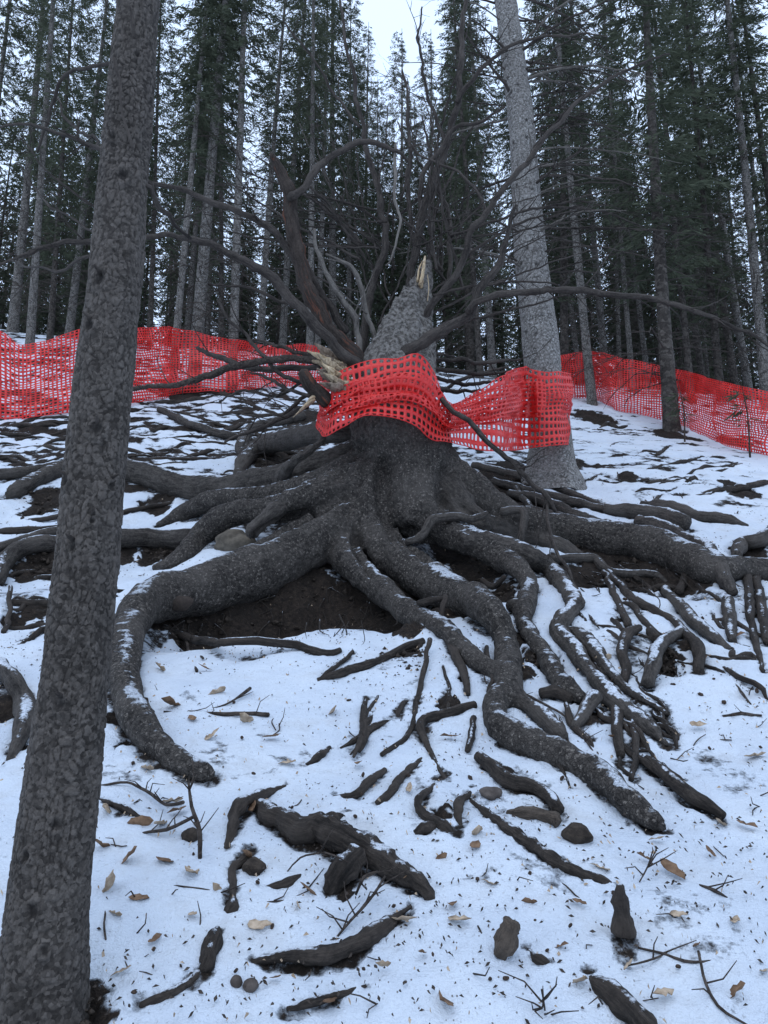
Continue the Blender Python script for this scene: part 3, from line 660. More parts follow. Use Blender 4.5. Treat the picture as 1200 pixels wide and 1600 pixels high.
for i, (lab, rs) in enumerate(front):
    mb = MB()
    for k, (P, R) in enumerate(rs):
        p, r = catmull(P, R, .012); mb.add(*tube(p, r, 14, .34, 300+i*5+k, 26, wob=.006))
    o0 = rs[0][0][len(rs[0][0])//2]
    o = mb.build('exposed_root', M['rootdark'], origin=np.array([o0[0], o0[1], float(G(o0[0], o0[1]))]))
    tag(o, lab, 'root', 'root pieces surfacing in the snow')
for i, (P, R) in enumerate(upper):
    p, r = catmull(P, R, .05); V, Fq = tube(p, r, 7, .2, 500+i, 10, wob=.02)
    mesh_obj('root', V, Fq, M['rootdark'], BT)

# torn wood on the break
def splinter(pts, ws, mat, th=.35, parent=BT, dy=0.0, name='splinter', seed=0):
    P = np.array([at(x, y, Y0+d+dy) for x, y, d in pts]); R = np.array([w_*.5*m_per_px(q) for w_, q in zip(ws, P)])
    p, r = catmull(P, R, .02); V, Fq = tube(p, r, 8, .35, seed, 30, flat=th); return mesh_obj(name, V, Fq, mat, parent, smooth=False)
S_ = .02
splinter([(657, 447, S_), (661, 425, S_), (664, 402, S_)], [20, 17, 9], M['wood'], seed=1)
splinter([(652, 440, S_), (655, 420, S_), (660, 408, S_)], [12, 9, 4], M['wood'], seed=2)
splinter([(640, 470, S_), (646, 456, S_), (650, 445, S_)], [12, 11, 5], M['wood'], seed=3)
splinter([(626, 474, S_), (630, 462, S_), (634, 450, S_)], [10, 8, 4], M['wood'], seed=4)
splinter([(586, 542, S_), (598, 520, S_), (612, 495, S_)], [8, 10, 4], M['wood'], seed=5)
splinter([(668, 470, S_-.05), (670, 450, S_-.05), (668, 430, S_)], [4, 4, 3], M['wood'], seed=6)
splinter([(616, 500, S_), (624, 480, S_), (628, 466, S_)], [9, 8, 4], M['wood'], seed=7)
rst = np.random.default_rng(8)
for k in range(16):
    t = k/15.; x0, y0 = 548-8*t, 612-38*t; L = rst.uniform(42, 72); an = math.radians(rst.uniform(128, 160)); dd = -.34+.22*t+rst.uniform(-.05, .05)
    x1, y1 = x0+L*math.cos(an), y0-L*math.sin(an)*.75
    splinter([(x0, y0, dd), ((x0+x1)/2+rst.uniform(-3, 3), (y0+y1)/2, dd-.04), (x1, y1, dd-.06)], [28, rst.uniform(17, 26), rst.uniform(3, 8)], (M['wood_dry'], M['wood_log'], M['wood'])[k % 3], th=.6, seed=400+k, name='torn_wood')
for k in range(5):
    x0, y0 = 500-k*3, 612+k*4; splinter([(x0, y0, -.32), (x0-12, y0+8, -.34), (x0-22-k*2, y0+20+k, -.36)], [12, 10, 3], M['wood'] if k % 2 else M['wood_log'], th=.5, seed=430+k, name='torn_wood')

# branches of the broken tree, traced with depth offsets
def branch(pts, d0, d1, mat, parent, sides=8, lump=.12, seed=0, twigs=0, name='branch', base=None, tw_len=.5, curve=1.0):
    n = len(pts); base = Y0 if base is None else base
    P = np.array([at(x, y, base+d0+(d1-d0)*(i/(n-1))**curve) for i, (x, y, _) in enumerate(pts)])
    R = np.array([w_*.5*m_per_px(q) for (_, _, w_), q in zip(pts, P)])
    p, r = catmull(P, R, .05); mb = MB(); mb.add(*tube(p, r, sides, lump*1.4, seed, 18, wob=.022))
    rs = np.random.default_rng(seed+900)
    for k in range(twigs):
        i = int(rs.uniform(.25, .98)*(len(p)-1)); T = p[min(i+1, len(p)-1)]-p[max(i-1, 0)]; T /= np.linalg.norm(T)+1e-9
        d = rs.normal(size=3); d -= T*(d@T); d /= np.linalg.norm(d); d = d*.8+T*.7+np.array([0, 0, .15]); d /= np.linalg.norm(d)
        L = tw_len*rs.uniform(.4, 1); b = rs.normal(size=3)*.18
        q = np.array([p[i], p[i]+d*L*.5+b*L*.3, p[i]+d*L+b*L+np.array([0, 0, rs.uniform(-.1, .15)*L])]); rr = min(r[i]*.5, .008)*rs.uniform(.6, 1)
        qq, rq = catmull(q, np.array([rr, rr*.7, rr*.25]), .08); mb.add(*tube(qq, rq, 5, 0, seed+k, 10, wob=.012))
        if L > .3:
            for m in range(2):
                j = len(qq)//2+m*(len(qq)//4); j = min(j, len(qq)-1); d2 = d+rs.normal(size=3)*.6; d2 /= np.linalg.norm(d2)
                mb.add(*tube(np.array([qq[j], qq[j]+d2*L*.2, qq[j]+d2*L*.38+rs.normal(size=3)*.02]), np.array([rr*.5, rr*.4, rr*.2]), 4, 0))
    return mb.build(name, mat, parent)
BR = [
 ([(590, 600, 34), (570, 575, 33), (545, 548, 31), (515, 515, 29), (490, 467, 28), (467, 407, 26), (457, 360, 25), (450, 310, 23), (440, 273, 19), (430, 252, 15), (423, 240, 8)], .0, -.5, 'branch_torn', 0),
 ([(455, 312, 15), (466, 300, 14), (490, 273, 14), (513, 247, 13), (547, 230, 12), (580, 223, 10), (613, 232, 8), (638, 252, 5)], -.43, -.2, 'branch', 5),
 ([(560, 570, 22), (535, 550, 21), (503, 520, 20), (460, 470, 19), (423, 433, 18), (380, 407, 16), (330, 380, 13), (280, 370, 11), (230, 371, 10), (140, 377, 9), (60, 390, 8), (-10, 414, 5)], -.2, -1.3, 'branch', 9),
 ([(540, 520, 16), (490, 440, 14), (447, 387, 12), (437, 367, 12), (410, 348, 12), (380, 337, 12), (340, 316, 11), (300, 300, 10), (260, 290, 9), (228, 281, 7)], -.05, -.9, 'branch', 4),
 ([(610, 575, 26), (640, 548, 23), (700, 512, 20), (735, 485, 17), (752, 452, 15), (785, 400, 12), (798, 352, 9), (806, 320, 5)], -.15, -.6, 'branch', 6),
 ([(655, 510, 14), (675, 477, 13), (713, 427, 13), (733, 373, 12), (750, 342, 12), (795, 287, 11), (835, 235, 10), (880, 185, 8), (930, 138, 7), (990, 108, 5), (1045, 86, 3)], .05, -.7, 'branch', 10),
 ([(728, 490, 14), (745, 476, 14), (775, 463, 13), (830, 455, 13), (900, 455, 13), (960, 460, 12), (1030, 468, 11), (1060, 480, 10), (1120, 500, 8), (1160, 520, 7), (1215, 552, 5)], -.38, -1.0, 'branch', 12),
 ([(632, 520, 16), (640, 450, 15), (650, 390, 15), (665, 320, 15), (698, 228, 13), (715, 150, 12), (721, 75, 10), (726, 0, 8), (735, -60, 5)], .3, .1, 'branch', 10),
 ([(713, 160, 9), (735, 125, 8), (765, 95, 7), (810, 66, 6), (880, 55, 4), (950, 54, 2)], .13, -.3, 'branch', 6),
 ([(648, 400, 10), (642, 350, 9), (637, 280, 8), (640, 210, 7), (632, 130, 5), (628, 110, 3)], .28, .1, 'branch', 4),
 ([(565, 560, 16), (573, 500, 15), (587, 433, 14), (605, 390, 13), (597, 333, 12), (580, 260, 11), (567, 200, 9), (555, 140, 8), (540, 60, 6), (530, -20, 4)], .1, .3, 'branch', 9),
 ([(617, 226, 5), (616, 270, 6), (618, 310, 6), (625, 345, 5), (614, 398, 4), (605, 412, 3)], -.22, -.2, 'twig_pale', 0),
 ([(565, 565, 13), (557, 517, 12), (550, 487, 12), (527, 453, 11), (503, 413, 9), (490, 360, 6)], -.05, -.3, 'twig_pale', 3),
 ([(588, 545, 8), (583, 517, 9), (573, 483, 10), (563, 440, 10), (540, 413, 8), (508, 398, 5)], .1, -.2, 'twig_pale', 3),
 ([(575, 410, 4), (560, 387, 5), (530, 347, 6), (513, 317, 6), (480, 288, 4)], .3, .0, 'branch', 4),
 ([(470, 488, 6), (440, 470, 6), (420, 460, 6), (380, 448, 5), (330, 445, 3)], -.2, -.5, 'branch', 4),
 ([(510, 632, 30), (497, 612, 28), (485, 596, 26), (474, 580, 22)], -.3, -.42, 'branch_torn', 0),
 ([(690, 622, 10), (730, 660, 10), (775, 700, 10), (815, 740, 10), (852, 778, 10), (865, 800, 8)], -.45, -.55, 'branch', 5),
 ([(855, 790, 6), (860, 840, 7), (885, 890, 6), (920, 950, 4)], -.55, -1.3, 'branch', 2),
 ([(657, 363, 10), (661, 273, 9), (690, 230, 9), (712, 198, 8), (750, 190, 6), (790, 165, 4)], .25, .0, 'branch', 5),
 ([(700, 440, 9), (705, 350, 8), (690, 300, 7), (672, 240, 5), (660, 180, 3)], .2, .5, 'branch', 6),
 ([(760, 335, 6), (740, 290, 6), (705, 265, 5), (650, 240, 4), (620, 190, 3)], -.2, .3, 'branch', 5),
 ([(560, 200, 6), (520, 140, 5), (490, 90, 4), (440, 30, 3)], .25, .1, 'branch', 5),
 ([(697, 228, 8), (670, 150, 6), (655, 80, 5), (660, 10, 3)], .2, .4, 'branch', 6),
]
for i, (pts, d0, d1, mt, tw) in enumerate(BR): branch([(x, y, w_*(.95 if i == 0 else .84)) for x, y, w_ in pts], d0, d1, M[mt], BT, 10 if pts[0][2] > 15 else 7, .16 if pts[0][2] > 15 else .1, 700+i, tw)
rsb = np.random.default_rng(21)
for i in range(24):
    x0, y0 = rsb.uniform(560, 730), rsb.uniform(280, 520); x1 = x0+rsb.normal()*70+(x0-640)*.5; y1 = y0-rsb.uniform(120, 300); bx = rsb.uniform(-22, 22)
    wv = rsb.uniform(2.5, 5.5); d0 = rsb.uniform(.05, .6)
    branch([(x0, y0, wv), (x0*.6+x1*.4+bx, y0*.62+y1*.38, wv*.85), (x0*.25+x1*.75+bx*.6, y0*.28+y1*.72, wv*.6), (x1, y1, 1.6)], d0, d0+rsb.uniform(-.5, .6), M['branch'], BT, 5, .1, 1200+i, int(rsb.integers(3, 8)), tw_len=.45)
for i in range(22):
    sg = 1 if i % 2 else -1; x0, y0 = 640+sg*rsb.uniform(10, 80), rsb.uniform(330, 510); L = rsb.uniform(110, 300); an = rsb.uniform(.05, .75); x1, y1 = x0+sg*L*math.cos(an), y0-L*math.sin(an); bx = rsb.uniform(-25, 8)
    wv = rsb.uniform(2.5, 5.5); d0 = rsb.uniform(-.1, .5)
    branch([(x0, y0, wv), (x0*.6+x1*.4, y0*.62+y1*.38+bx, wv*.85), (x0*.25+x1*.75, y0*.28+y1*.72+bx*.7, wv*.6), (x1, y1, 1.6)], d0, d0+rsb.uniform(-.7, .5), M['branch'], BT, 5, .1, 1300+i, int(rsb.integers(5, 11)), tw_len=.5)
# low fan of dead boughs behind, on the slope
for i, pts in enumerate([[(665, 560, 7), (720, 563, 7), (770, 566, 6), (815, 560, 4)], [(670, 575, 8), (720, 580, 8), (760, 585, 6), (800, 580, 3)], [(675, 590, 7), (720, 600, 7), (770, 598, 5)], [(672, 605, 8), (710, 612, 7), (750, 610, 4)], [(660, 545, 5), (690, 530, 5), (700, 515, 3)], [(680, 618, 6), (730, 590, 6), (790, 574, 4)],
                         [(665, 552, 6), (700, 556, 5), (760, 572, 3)]]):
    branch(pts, .5+.1*i, .9+.15*i, M['branch'], BT, 6, .1, 800+i, 3)
for i, (pts, d0, d1) in enumerate((([(505, 562, 12), (425, 560, 12), (350, 578, 12), (280, 600, 9), (205, 606, 7)], .1, .6), ([(500, 572, 9), (465, 575, 10), (400, 577, 10), (350, 560, 9), (308, 545, 6)], .15, 1.0), ([(495, 600, 7), (440, 585, 7), (400, 540, 6), (360, 500, 5), (340, 470, 3)], .2, .5), ([(500, 560, 7), (440, 545, 6), (395, 530, 4)], .3, .8), ([(480, 640, 8), (440, 655, 8), (400, 670, 6), (350, 690, 4)], .2, .1),
                                ([(485, 620, 6), (450, 610, 6), (420, 590, 5), (390, 585, 3)], .1, .4), ([(490, 610, 6), (450, 640, 6), (420, 650, 5), (380, 645, 3)], .3, .7), ([(470, 600, 5), (430, 618, 5), (380, 612, 4), (340, 625, 3)], .3, .9))):
    branch(pts, d0, d1, M['branch'] if i % 3 else M['twig'], BT, 7, .12, 830+i, 7, tw_len=.45)
# hair roots hanging in the washed-out hollow
mb = MB(); rsh = np.random.default_rng(12)
for k in range(90):
    px, py = (rsh.uniform(250, 640), rsh.uniform(915, 985)) if k < 65 else (rsh.uniform(860, 1080), rsh.uniform(880, 925))
    p = onG(px, py, rsh.uniform(.02, .10)); L = rsh.uniform(.06, .22); dv = np.array([rsh.normal()*.5, -.35-rsh.random()*.4, -.7]); dv /= np.linalg.norm(dv)
    r0 = rsh.uniform(.0025, .006); q, rq = catmull(np.array([p-dv*.05+[0, .05, 0], p+dv*L*.5+rsh.normal(size=3)*.02, p+dv*L+rsh.normal(size=3)*.03]), np.array([r0, r0*.8, r0*.3]), .05); mb.add(*tube(q, rq, 4, 0))
o = mb.build('hair_roots', M['rootdark'], BT); o['kind'] = 'stuff'
# knot scar on the big lower root
kp = at(280, 942, trace(FUSED[0])[0][5][1]-.19); th = np.linspace(0, 2*math.pi, 15)[:-1]
KV = [kp+np.array([0, -.012, 0])]+[kp+np.array([math.cos(a)*.075*(1+.2*math.sin(3*a)), .03, math.sin(a)*.055*(1+.15*math.cos(2*a))]) for a in th]
mesh_obj('knot_scar', KV, [[0, 1+k, 1+(k+1) % 14] for k in range(14)], M['branch_torn'], BT)

# ------------------------------------------------------------------ big foreground trunks with plated bark
def plated_trunk(name, P, R, cell, nth, dz, mat, parent, knots=(), depth=.006, seed=0, flare=None, flat=False):
    p, r = catmull(P, R, dz); n = len(p)
    th = np.arange(nth)*2*math.pi/nth
    zz = np.concatenate([[0], np.cumsum(np.linalg.norm(np.diff(p, axis=0), axis=1))])
    TH, ZZ = np.meshgrid(th, zz); RR = np.repeat(r[:, None], nth, 1)
    ncell = max(6, int(round(2*math.pi*r.mean()/cell))); cu = TH/(2*math.pi)*ncell; cv = ZZ/(cell*1.25)
    cu = cu+.55*noise3(np.cos(TH)*3, np.sin(TH)*3, ZZ*14, seed+1); cv = cv+.55*noise3(np.cos(TH)*3, np.sin(TH)*3, ZZ*14, seed+2)
    iu = np.floor(cu).astype(np.int64); iv = np.floor(cv).astype(np.int64)
    f1 = np.full(cu.shape, 9.); f2 = f1.copy(); idr = np.zeros(cu.shape)
    for a in (-1, 0, 1):
        for b in (-1, 0, 1):
            ju = (iu+a) % ncell; jv = iv+b
            ox = _h(ju, jv, 0*ju, seed+3); oy = _h(ju, jv, 0*ju, seed+4); rr = _h(ju, jv, 0*ju, seed+5)
            d = np.hypot(iu+a+ox-cu, iv+b+oy-cv); cl = d < f1
            f2 = np.where(cl, f1, np.minimum(f2, d)); idr = np.where(cl, rr, idr); f1 = np.where(cl, d, f1)
    edge = sstep(0, .22, f2-f1)
    if flat:   # big and small flat scales with lifted lower rims, broken by long wavering furrows
        wv = noise3(np.cos(TH)*5, np.sin(TH)*5, ZZ*9, seed+11); cr = sstep(.0, .18, np.abs(noise3(np.cos(TH)*4.5, np.sin(TH)*4.5, ZZ*7, seed+12)+.25*noise3(np.cos(TH)*16, np.sin(TH)*16, ZZ*40, seed+13)))
        edge = (.12+.88*sstep(.02, .20, f2-f1))*(.55+.45*cr); idr = np.clip(idr*.8+.1+.45*wv, 0, 1)
        edge = edge*(.75+.25*sstep(-.5, .5, noise3(np.cos(TH)*14, np.sin(TH)*14, ZZ*55, seed+14)))
    dis = depth*(edge*(.55+.9*idr)-.5) + depth*.8*noise3(np.cos(TH)*2, np.sin(TH)*2, ZZ*5, seed+6)*1.5
    dis += RR*.05*noise3(np.cos(TH)*1.1, np.sin(TH)*1.1, ZZ*1.5, seed+7)
    if flare is not None:
        hgt = zz[:, None]; dis += flare[0]*np.exp(-hgt/flare[1])*(1+.8*np.cos(TH*flare[2]+.7)+.5*noise3(np.cos(TH)*2, np.sin(TH)*2, 0*ZZ, seed+8))
    kn = np.zeros(cu.shape)
    for kth, kz, kr in knots:
        da = np.angle(np.exp(1j*(TH-kth)))*RR; q = np.hypot(da, (ZZ-kz)*.8)/kr
        dis += depth*1.3*np.exp(-(q-1)**2*4)-depth*1.2*np.exp(-q*q*3); kn = np.maximum(kn, .8*(1-sstep(.3, .95, q+.25*noise2(TH*40, ZZ*60, seed))))
    T = np.gradient(p, axis=0); T /= np.linalg.norm(T, axis=1)[:, None]
    ex = np.array([1., 0, 0]); A = ex-T*(T@ex)[:, None]; A /= np.linalg.norm(A, axis=1)[:, None]; B = np.cross(T, A)
    V = p[:, None, :]+(A[:, None, :]*np.cos(TH)[..., None]+B[:, None, :]*np.sin(TH)[..., None])*(RR+dis)[..., None]
    i = np.arange(n-1)[:, None]*nth; j = np.arange(nth)[None, :]; j2 = (j+1) % nth
    Fq = np.stack([i+j, i+j2, i+nth+j2, i+nth+j], -1).reshape(-1, 4)
    o = mesh_obj(name, V.reshape(-1, 3), Fq, mat, parent)
    vattr(o, 'plate', (idr*edge).ravel()); vattr(o, 'fissure', (1-sstep(.1, .75, edge)).ravel()); vattr(o, 'knot', kn.ravel()); return o
# near spruce at the left
lb = onG(75, 1592); YL = float(lb[1])
LT = empty('near_spruce', (lb[0], lb[1], float(G(lb[0], lb[1]))-.02))
tag(LT, 'slim grey-brown spruce trunk with flaky knotted bark, standing alone on the lower snow', 'tree')
lp = [(60, 1680, 146), (65, 1560, 134), (77, 1400, 122), (101, 1200, 113), (125, 1000, 101), (143, 800, 89), (162, 600, 86), (183, 400, 78), (200, 200, 70), (217, 0, 64)]
P = np.array([at(x, y, YL+.02) for x, y, _ in lp]); R = np.array([.5*w_*m_per_px(q) for (_, _, w_), q in zip(lp, P)])
dirv = (P[-1]-P[-3])/np.linalg.norm(P[-1]-P[-3]); P = np.vstack([P, [P[-1]+dirv*2, P[-1]+dirv*5.5, P[-1]+dirv*8]]); R = np.concatenate([R, [.052, .03, .01]])
nP, nR = P[:11], R[:11]
zb = P[0]
kn = []
for (kx, ky, kr) in ((165, 450, 20), (150, 520, 16), (162, 680, 18), (112, 758, 14), (178, 762, 12), (155, 820, 9), (125, 860, 14), (110, 1100, 16), (72, 1410, 20), (105, 1280, 16), (60, 1330, 14), (90, 1470, 14), (200, 290, 16), (185, 230, 12), (220, 100, 10), (125, 960, 12), (85, 1240, 12), (145, 600, 10), (205, 380, 12), (100, 920, 9), (140, 1040, 10), (95, 1560, 12)):
    q = at(kx, ky, YL); i = np.argmin(np.abs(P[:, 2]-q[2])); c = np.interp(q[2], P[:, 2], P[:, 0]); rr = np.interp(q[2], P[:, 2], R)
    s = np.clip((q[0]-c)/rr, -.95, .95); kn.append((-math.acos(s), q[2]-P[0][2], kr*m_per_px(q)))
plated_trunk('trunk', nP, nR, .0185, 200, .0044, M['bark_near'], LT, [(a, b, c*.62) for a, b, c in kn[:15]], .0042, 50, flare=(.02, .12, 3), flat=True)
for i, (pts, d0, d1, tw) in enumerate((([(163, 240, 9), (140, 228, 8), (105, 212, 7), (50, 198, 5), (5, 200, 3)], 0, .15, 5), ([(160, 240, 6), (135, 210, 5), (110, 185, 4), (66, 140, 2)], .05, .3, 3), ([(150, 320, 4), (90, 275, 3), (28, 210, 2)], 0, -.1, 4), ([(150, 355, 4), (110, 340, 3), (65, 310, 3), (22, 250, 2)], .05, .35, 4),
                                      ([(182, 96, 7), (135, 100, 6), (100, 130, 6), (78, 180, 5), (60, 235, 3)], 0, .3, 3), ([(180, 97, 5), (193, 130, 5), (197, 170, 4), (196, 222, 5)], -.075, -.075, 0), ([(222, 290, 8), (245, 315, 8), (270, 342, 8), (303, 373, 5)], 0, .3, 4), ([(150, 395, 5), (80, 420, 4), (20, 405, 2)], .05, .4, 5), ([(210, 60, 6), (212, 40, 6), (214, 15, 6)], -.07, -.075, 0))):
    branch(pts, d0, d1, M['branch'], LT, 7, .12, 860+i, tw, base=YL, tw_len=.22)
for k, (a, b, c) in enumerate(kn[:8]):   # snapped branch stubs on the knots
    q = np.array([np.interp(P[0][2]+b, P[:, 2], P[:, i]) for i in range(3)]); rr = np.interp(P[0][2]+b, P[:, 2], R); dv = np.array([math.cos(a), math.sin(a), .25])
    V, Fq = tube(np.array([q+dv*rr*.85, q+dv*(rr+.012), q+dv*(rr+.028)]), np.array([.006, .005, .003]), 7, .25, 30+k, 60); mesh_obj('branch_stub', V, Fq, M['branch'], LT)
# pale spruce behind the stump, wrapped by the netting
rb = onG(862, 757); YR = float(rb[1])
RT = empty('pale_spruce', (rb[0], rb[1], float(G(rb[0], rb[1]))-.03))
tag(RT, 'tall pale grey spruce behind the stump, red netting round its foot, bristling with dead branches', 'tree')
rp = [(864, 775, 92), (863, 752, 88), (862, 725, 74), (861, 690, 66), (856, 640, 60), (846, 560, 57), (838, 480, 53), (829, 400, 49), (822, 300, 43), (815, 200, 40), (803, 100, 36), (789, 0, 33)]
P = np.array([at(x, y, YR+.05) for x, y, _ in rp]); R = np.array([.5*w_*m_per_px(q) for (_, _, w_), q in zip(rp, P)])
dirv = (P[-1]-P[-3])/np.linalg.norm(P[-1]-P[-3]); P = np.vstack([P, [P[-1]+dirv*2.5, P[-1]+dirv*5, P[-1]+dirv*8]]); R = np.concatenate([R, [.10, .07, .02]])
plated_trunk('trunk', P, R, .035, 96, .016, M['bark_pale'], RT, [(-math.pi/2+random.uniform(-1.2, 1.2), random.uniform(.5, 6), .03) for _ in range(26)], .005, 70, flare=(.05, .16, 5))
rtP, rtR = P, R
def dead_branch(p0, az, el, L, r0, rs, ntw=5, droop=.5, twl=.35):
    d = np.array([math.cos(az)*math.cos(el), math.sin(az)*math.cos(el), math.sin(el)]); side = np.array([-math.sin(az), math.cos(az), 0])
    ts = np.linspace(0, 1, 6); b = rs.uniform(-.25, .25); P = np.array([p0+d*L*t+np.array([0, 0, -droop*L*t*t])+side*b*L*t*t for t in ts])
    R = r0*(1-.8*ts); mb = MB(); p, r = catmull(P, R, .09); mb.add(*tube(p, r, 6, .1, int(rs.integers(1000)), 14, wob=.015))
    for k in range(ntw):
        t = rs.uniform(.2, .97); i = int(t*(len(p)-1)); a2 = az+rs.choice([-1, 1])*rs.uniform(.4, 1.1); l = twl*rs.uniform(.35, 1)*(1.2-t*.5); e2 = el-rs.uniform(-.2, .6)
        d2 = np.array([math.cos(a2)*math.cos(e2), math.sin(a2)*math.cos(e2), math.sin(e2)]); rr = min(r[i]*.6, .007)
        q = np.array([p[i], p[i]+d2*l*.5+rs.normal(size=3)*.03, p[i]+d2*l+np.array([0, 0, -.15*l])+rs.normal(size=3)*.03])
        mb.add(*tube(q, np.array([rr, rr*.7, rr*.3]), 4, 0))
        if l > .2:
            d3 = d2+rs.normal(size=3)*.6; d3 /= np.linalg.norm(d3); mb.add(*tube(np.array([q[1], q[1]+d3*l*.25, q[1]+d3*l*.45]), np.array([rr*.6, rr*.5, rr*.2]), 4, 0))
    return mb
rs = np.random.default_rng(5)
for k in range(58):
    py = rs.uniform(-30, 455) if k > 8 else 35+k*48; z = at(820, py, YR)[2]; c = np.array([np.interp(z, rtP[:, 2], rtP[:, i]) for i in range(3)])
    az = rs.uniform(-.9, .55) if rs.random() < .75 else rs.uniform(2.3, 4.0)
    mb = dead_branch(c, az, rs.uniform(.05, .5), rs.uniform(.9, 2.0) if k > 8 else rs.uniform(1.5, 2.2), rs.uniform(.010, .022), rs, int(rs.integers(6, 13)), rs.uniform(.2, .5), .5)
    mb.build('branch', M['twig_pale'] if k % 4 == 0 else M['branch'], RT)

# ------------------------------------------------------------------ netting
def net(name, cols, rows, cell, parent, fold=.03, seed=0, oct_=False, hole=.64, pinch=None):
    """cols: list of (top xyz, bottom xyz); a sheet of cells with real openings."""
    T = np.array([c[0] for c in cols]); B = np.array([c[1] for c in cols]); Mid = (T+B)/2
    s = np.concatenate([[0], np.cumsum(np.linalg.norm(np.diff(Mid, axis=0), axis=1))]); nu = max(4, int(s[-1]/cell))
    u = np.linspace(0, s[-1], nu+1)
    def smooth(A):
        p, _ = catmull(A, np.zeros(len(A)), .03); ss = np.concatenate([[0], np.cumsum(np.linalg.norm(np.diff(p, axis=0), axis=1))]); ss *= s[-1]/ss[-1]
        # keep control points aligned: piecewise by column
        return p, ss
    def ev(A):
        out = np.zeros((len(u), 3)); Q = np.vstack([2*A[0]-A[1], A, 2*A[-1]-A[-2]])
        k = np.clip(np.searchsorted(s, u, 'right')-1, 0, len(s)-2); t = ((u-s[k])/(s[k+1]-s[k]+1e-9))[:, None]
        a, b, c, d = Q[k], Q[k+1], Q[k+2], Q[k+3]
        return .5*(2*b+(c-a)*t+(2*a-5*b+4*c-d)*t*t+(3*b-a-3*c+d)*t**3)
    Tu, Bu = ev(T), ev(B)
    def surf(ui, vi):   # float grid coords
        k = np.clip(np.floor(ui).astype(int), 0, nu-1); t = (ui-k)[..., None]
        a = Tu[k]*(1-t)+Tu[k+1]*t; b = Bu[k]*(1-t)+Bu[k+1]*t
        v = vi/rows; us = ui*cell
        v2 = v+.10*noise2(us*1.1+seed, v*2.2, seed+1)*np.sin(v*math.pi)+(pinch(ui/nu, v) if pinch else 0)
        P = a*(1-v2[..., None])+b*v2[..., None]
        tang = (Tu[np.clip(k+1, 0, nu)]-Tu[k]); nn = np.cross(tang, b-a); nn /= (np.linalg.norm(nn, axis=-1)[..., None]+1e-9)
        dd = fold*(noise2(us*1.6+seed, v*3.0+us*.8, seed+2)+.6*noise2(us*3.5, v*6-us*1.4, seed+3)+.35*noise2(us*7+v*5, v*9, seed+4))
        return P+nn*dd[..., None]
    I, J = np.meshgrid(np.arange(nu), np.arange(rows), indexing='ij'); I = I.ravel().astype(float); J = J.ravel().astype(float)
    ga, gb = np.meshgrid(np.arange(nu+1.), np.arange(rows+1.), indexing='ij')
    C = surf(ga.ravel(), gb.ravel()); cid = lambda a, b: (a*(rows+1)+b).astype(int)
    hx, hy = hole*.5, (hole*.92)*.5
    if oct_:
        off = [(-hx, -hy*.55), (-hx*.6, -hy), (hx*.6, -hy), (hx, -hy*.55), (hx, hy*.55), (hx*.6, hy), (-hx*.6, hy), (-hx, hy*.55)]
        inner = [surf(I+.5+ox, J+.5+oy) for ox, oy in off]; base = len(C); n = len(I)
        V = np.vstack([C]+inner); q = [base+k*n+np.arange(n) for k in range(8)]
        c00, c10, c11, c01 = cid(I, J), cid(I+1, J), cid(I+1, J+1), cid(I, J+1)
        F4 = [np.stack(x, 1) for x in ((c00, c10, q[2], q[1]), (c10, c11, q[4], q[3]), (c11, c01, q[6], q[5]), (c01, c00, q[0], q[7]))]
        F3 = [np.stack(x, 1) for x in ((c00, q[1], q[0]), (c10, q[3], q[2]), (c11, q[5], q[4]), (c01, q[7], q[6]))]
        Fq = np.vstack(F4).tolist()+np.vstack(F3).tolist()
    else:
        off = [(-hx, -hy), (hx, -hy), (hx, hy), (-hx, hy)]
        inner = [surf(I+.5+ox, J+.5+oy) for ox, oy in off]; base = len(C); n = len(I)
        V = np.vstack([C]+inner); q = [base+k*n+np.arange(n) for k in range(4)]; c = [cid(I, J), cid(I+1, J), cid(I+1, J+1), cid(I, J+1)]
        Fq = np.vstack([np.stack([c[k], c[(k+1) % 4], q[(k+1) % 4], q[k]], 1) for k in range(4)]).tolist()
    o = mesh_obj(name, V, Fq, M['net'], parent, smooth=True)
    md = o.modifiers.new('thickness', 'SOLIDIFY'); md.thickness = .004; md.offset = 0
    return o
def fence_cols(lst):
    out = []
    for x, yt, yb, *dy in lst:
        b = onG(x, yb, .03); Y = b[1]+(dy[0] if dy else 0); out.append((at(x, yt, Y-.05), at(x, yb, Y)))
    return out
lf = empty('barrier_fence', tuple(onG(120, 645)))
tag(lf, 'sagging red plastic barrier netting strung across the slope behind the near trunk', 'fence')
net('netting', fence_cols([(-90, 520, 665), (-40, 512, 660), (0, 514, 657), (30, 536, 655), (62, 533, 652), (128, 513, 643), (170, 511, 636), (210, 511, 630), (245, 510, 625), (262, 510, 622)]), 27, .056, lf, .075, 3, hole=.60)
net('netting', fence_cols([(256, 512, 620), (285, 516, 615), (320, 522, 614), (360, 531, 614), (400, 536, 608), (440, 541, 604), (470, 538, 602), (505, 546, 600)]), 26, .057, lf, .065, 9, hole=.60)
rf = empty('barrier_fence', tuple(onG(1040, 660)))
tag(rf, 'red plastic barrier netting running through the trees and down the slope beyond the pale spruce', 'fence')
net('netting', fence_cols([(845, 560, 622), (872, 556, 622), (925, 549, 624), (960, 556, 640), (1000, 565, 648), (1060, 577, 664), (1100, 587, 680), (1130, 596, 695), (1200, 612, 712), (1270, 628, 728)]), 26, .057, rf, .065, 15, hole=.60)
wr = empty('barrier_wrap', tuple(at(600, 690, Y0-.4)))
tag(wr, 'red plastic netting wrapped tightly round the stump and stretched across to the pale spruce', 'netting')
def rel(x, yt, yb, dt, db): return (at(x, yt, Y0+dt), at(x, yb, Y0+db))
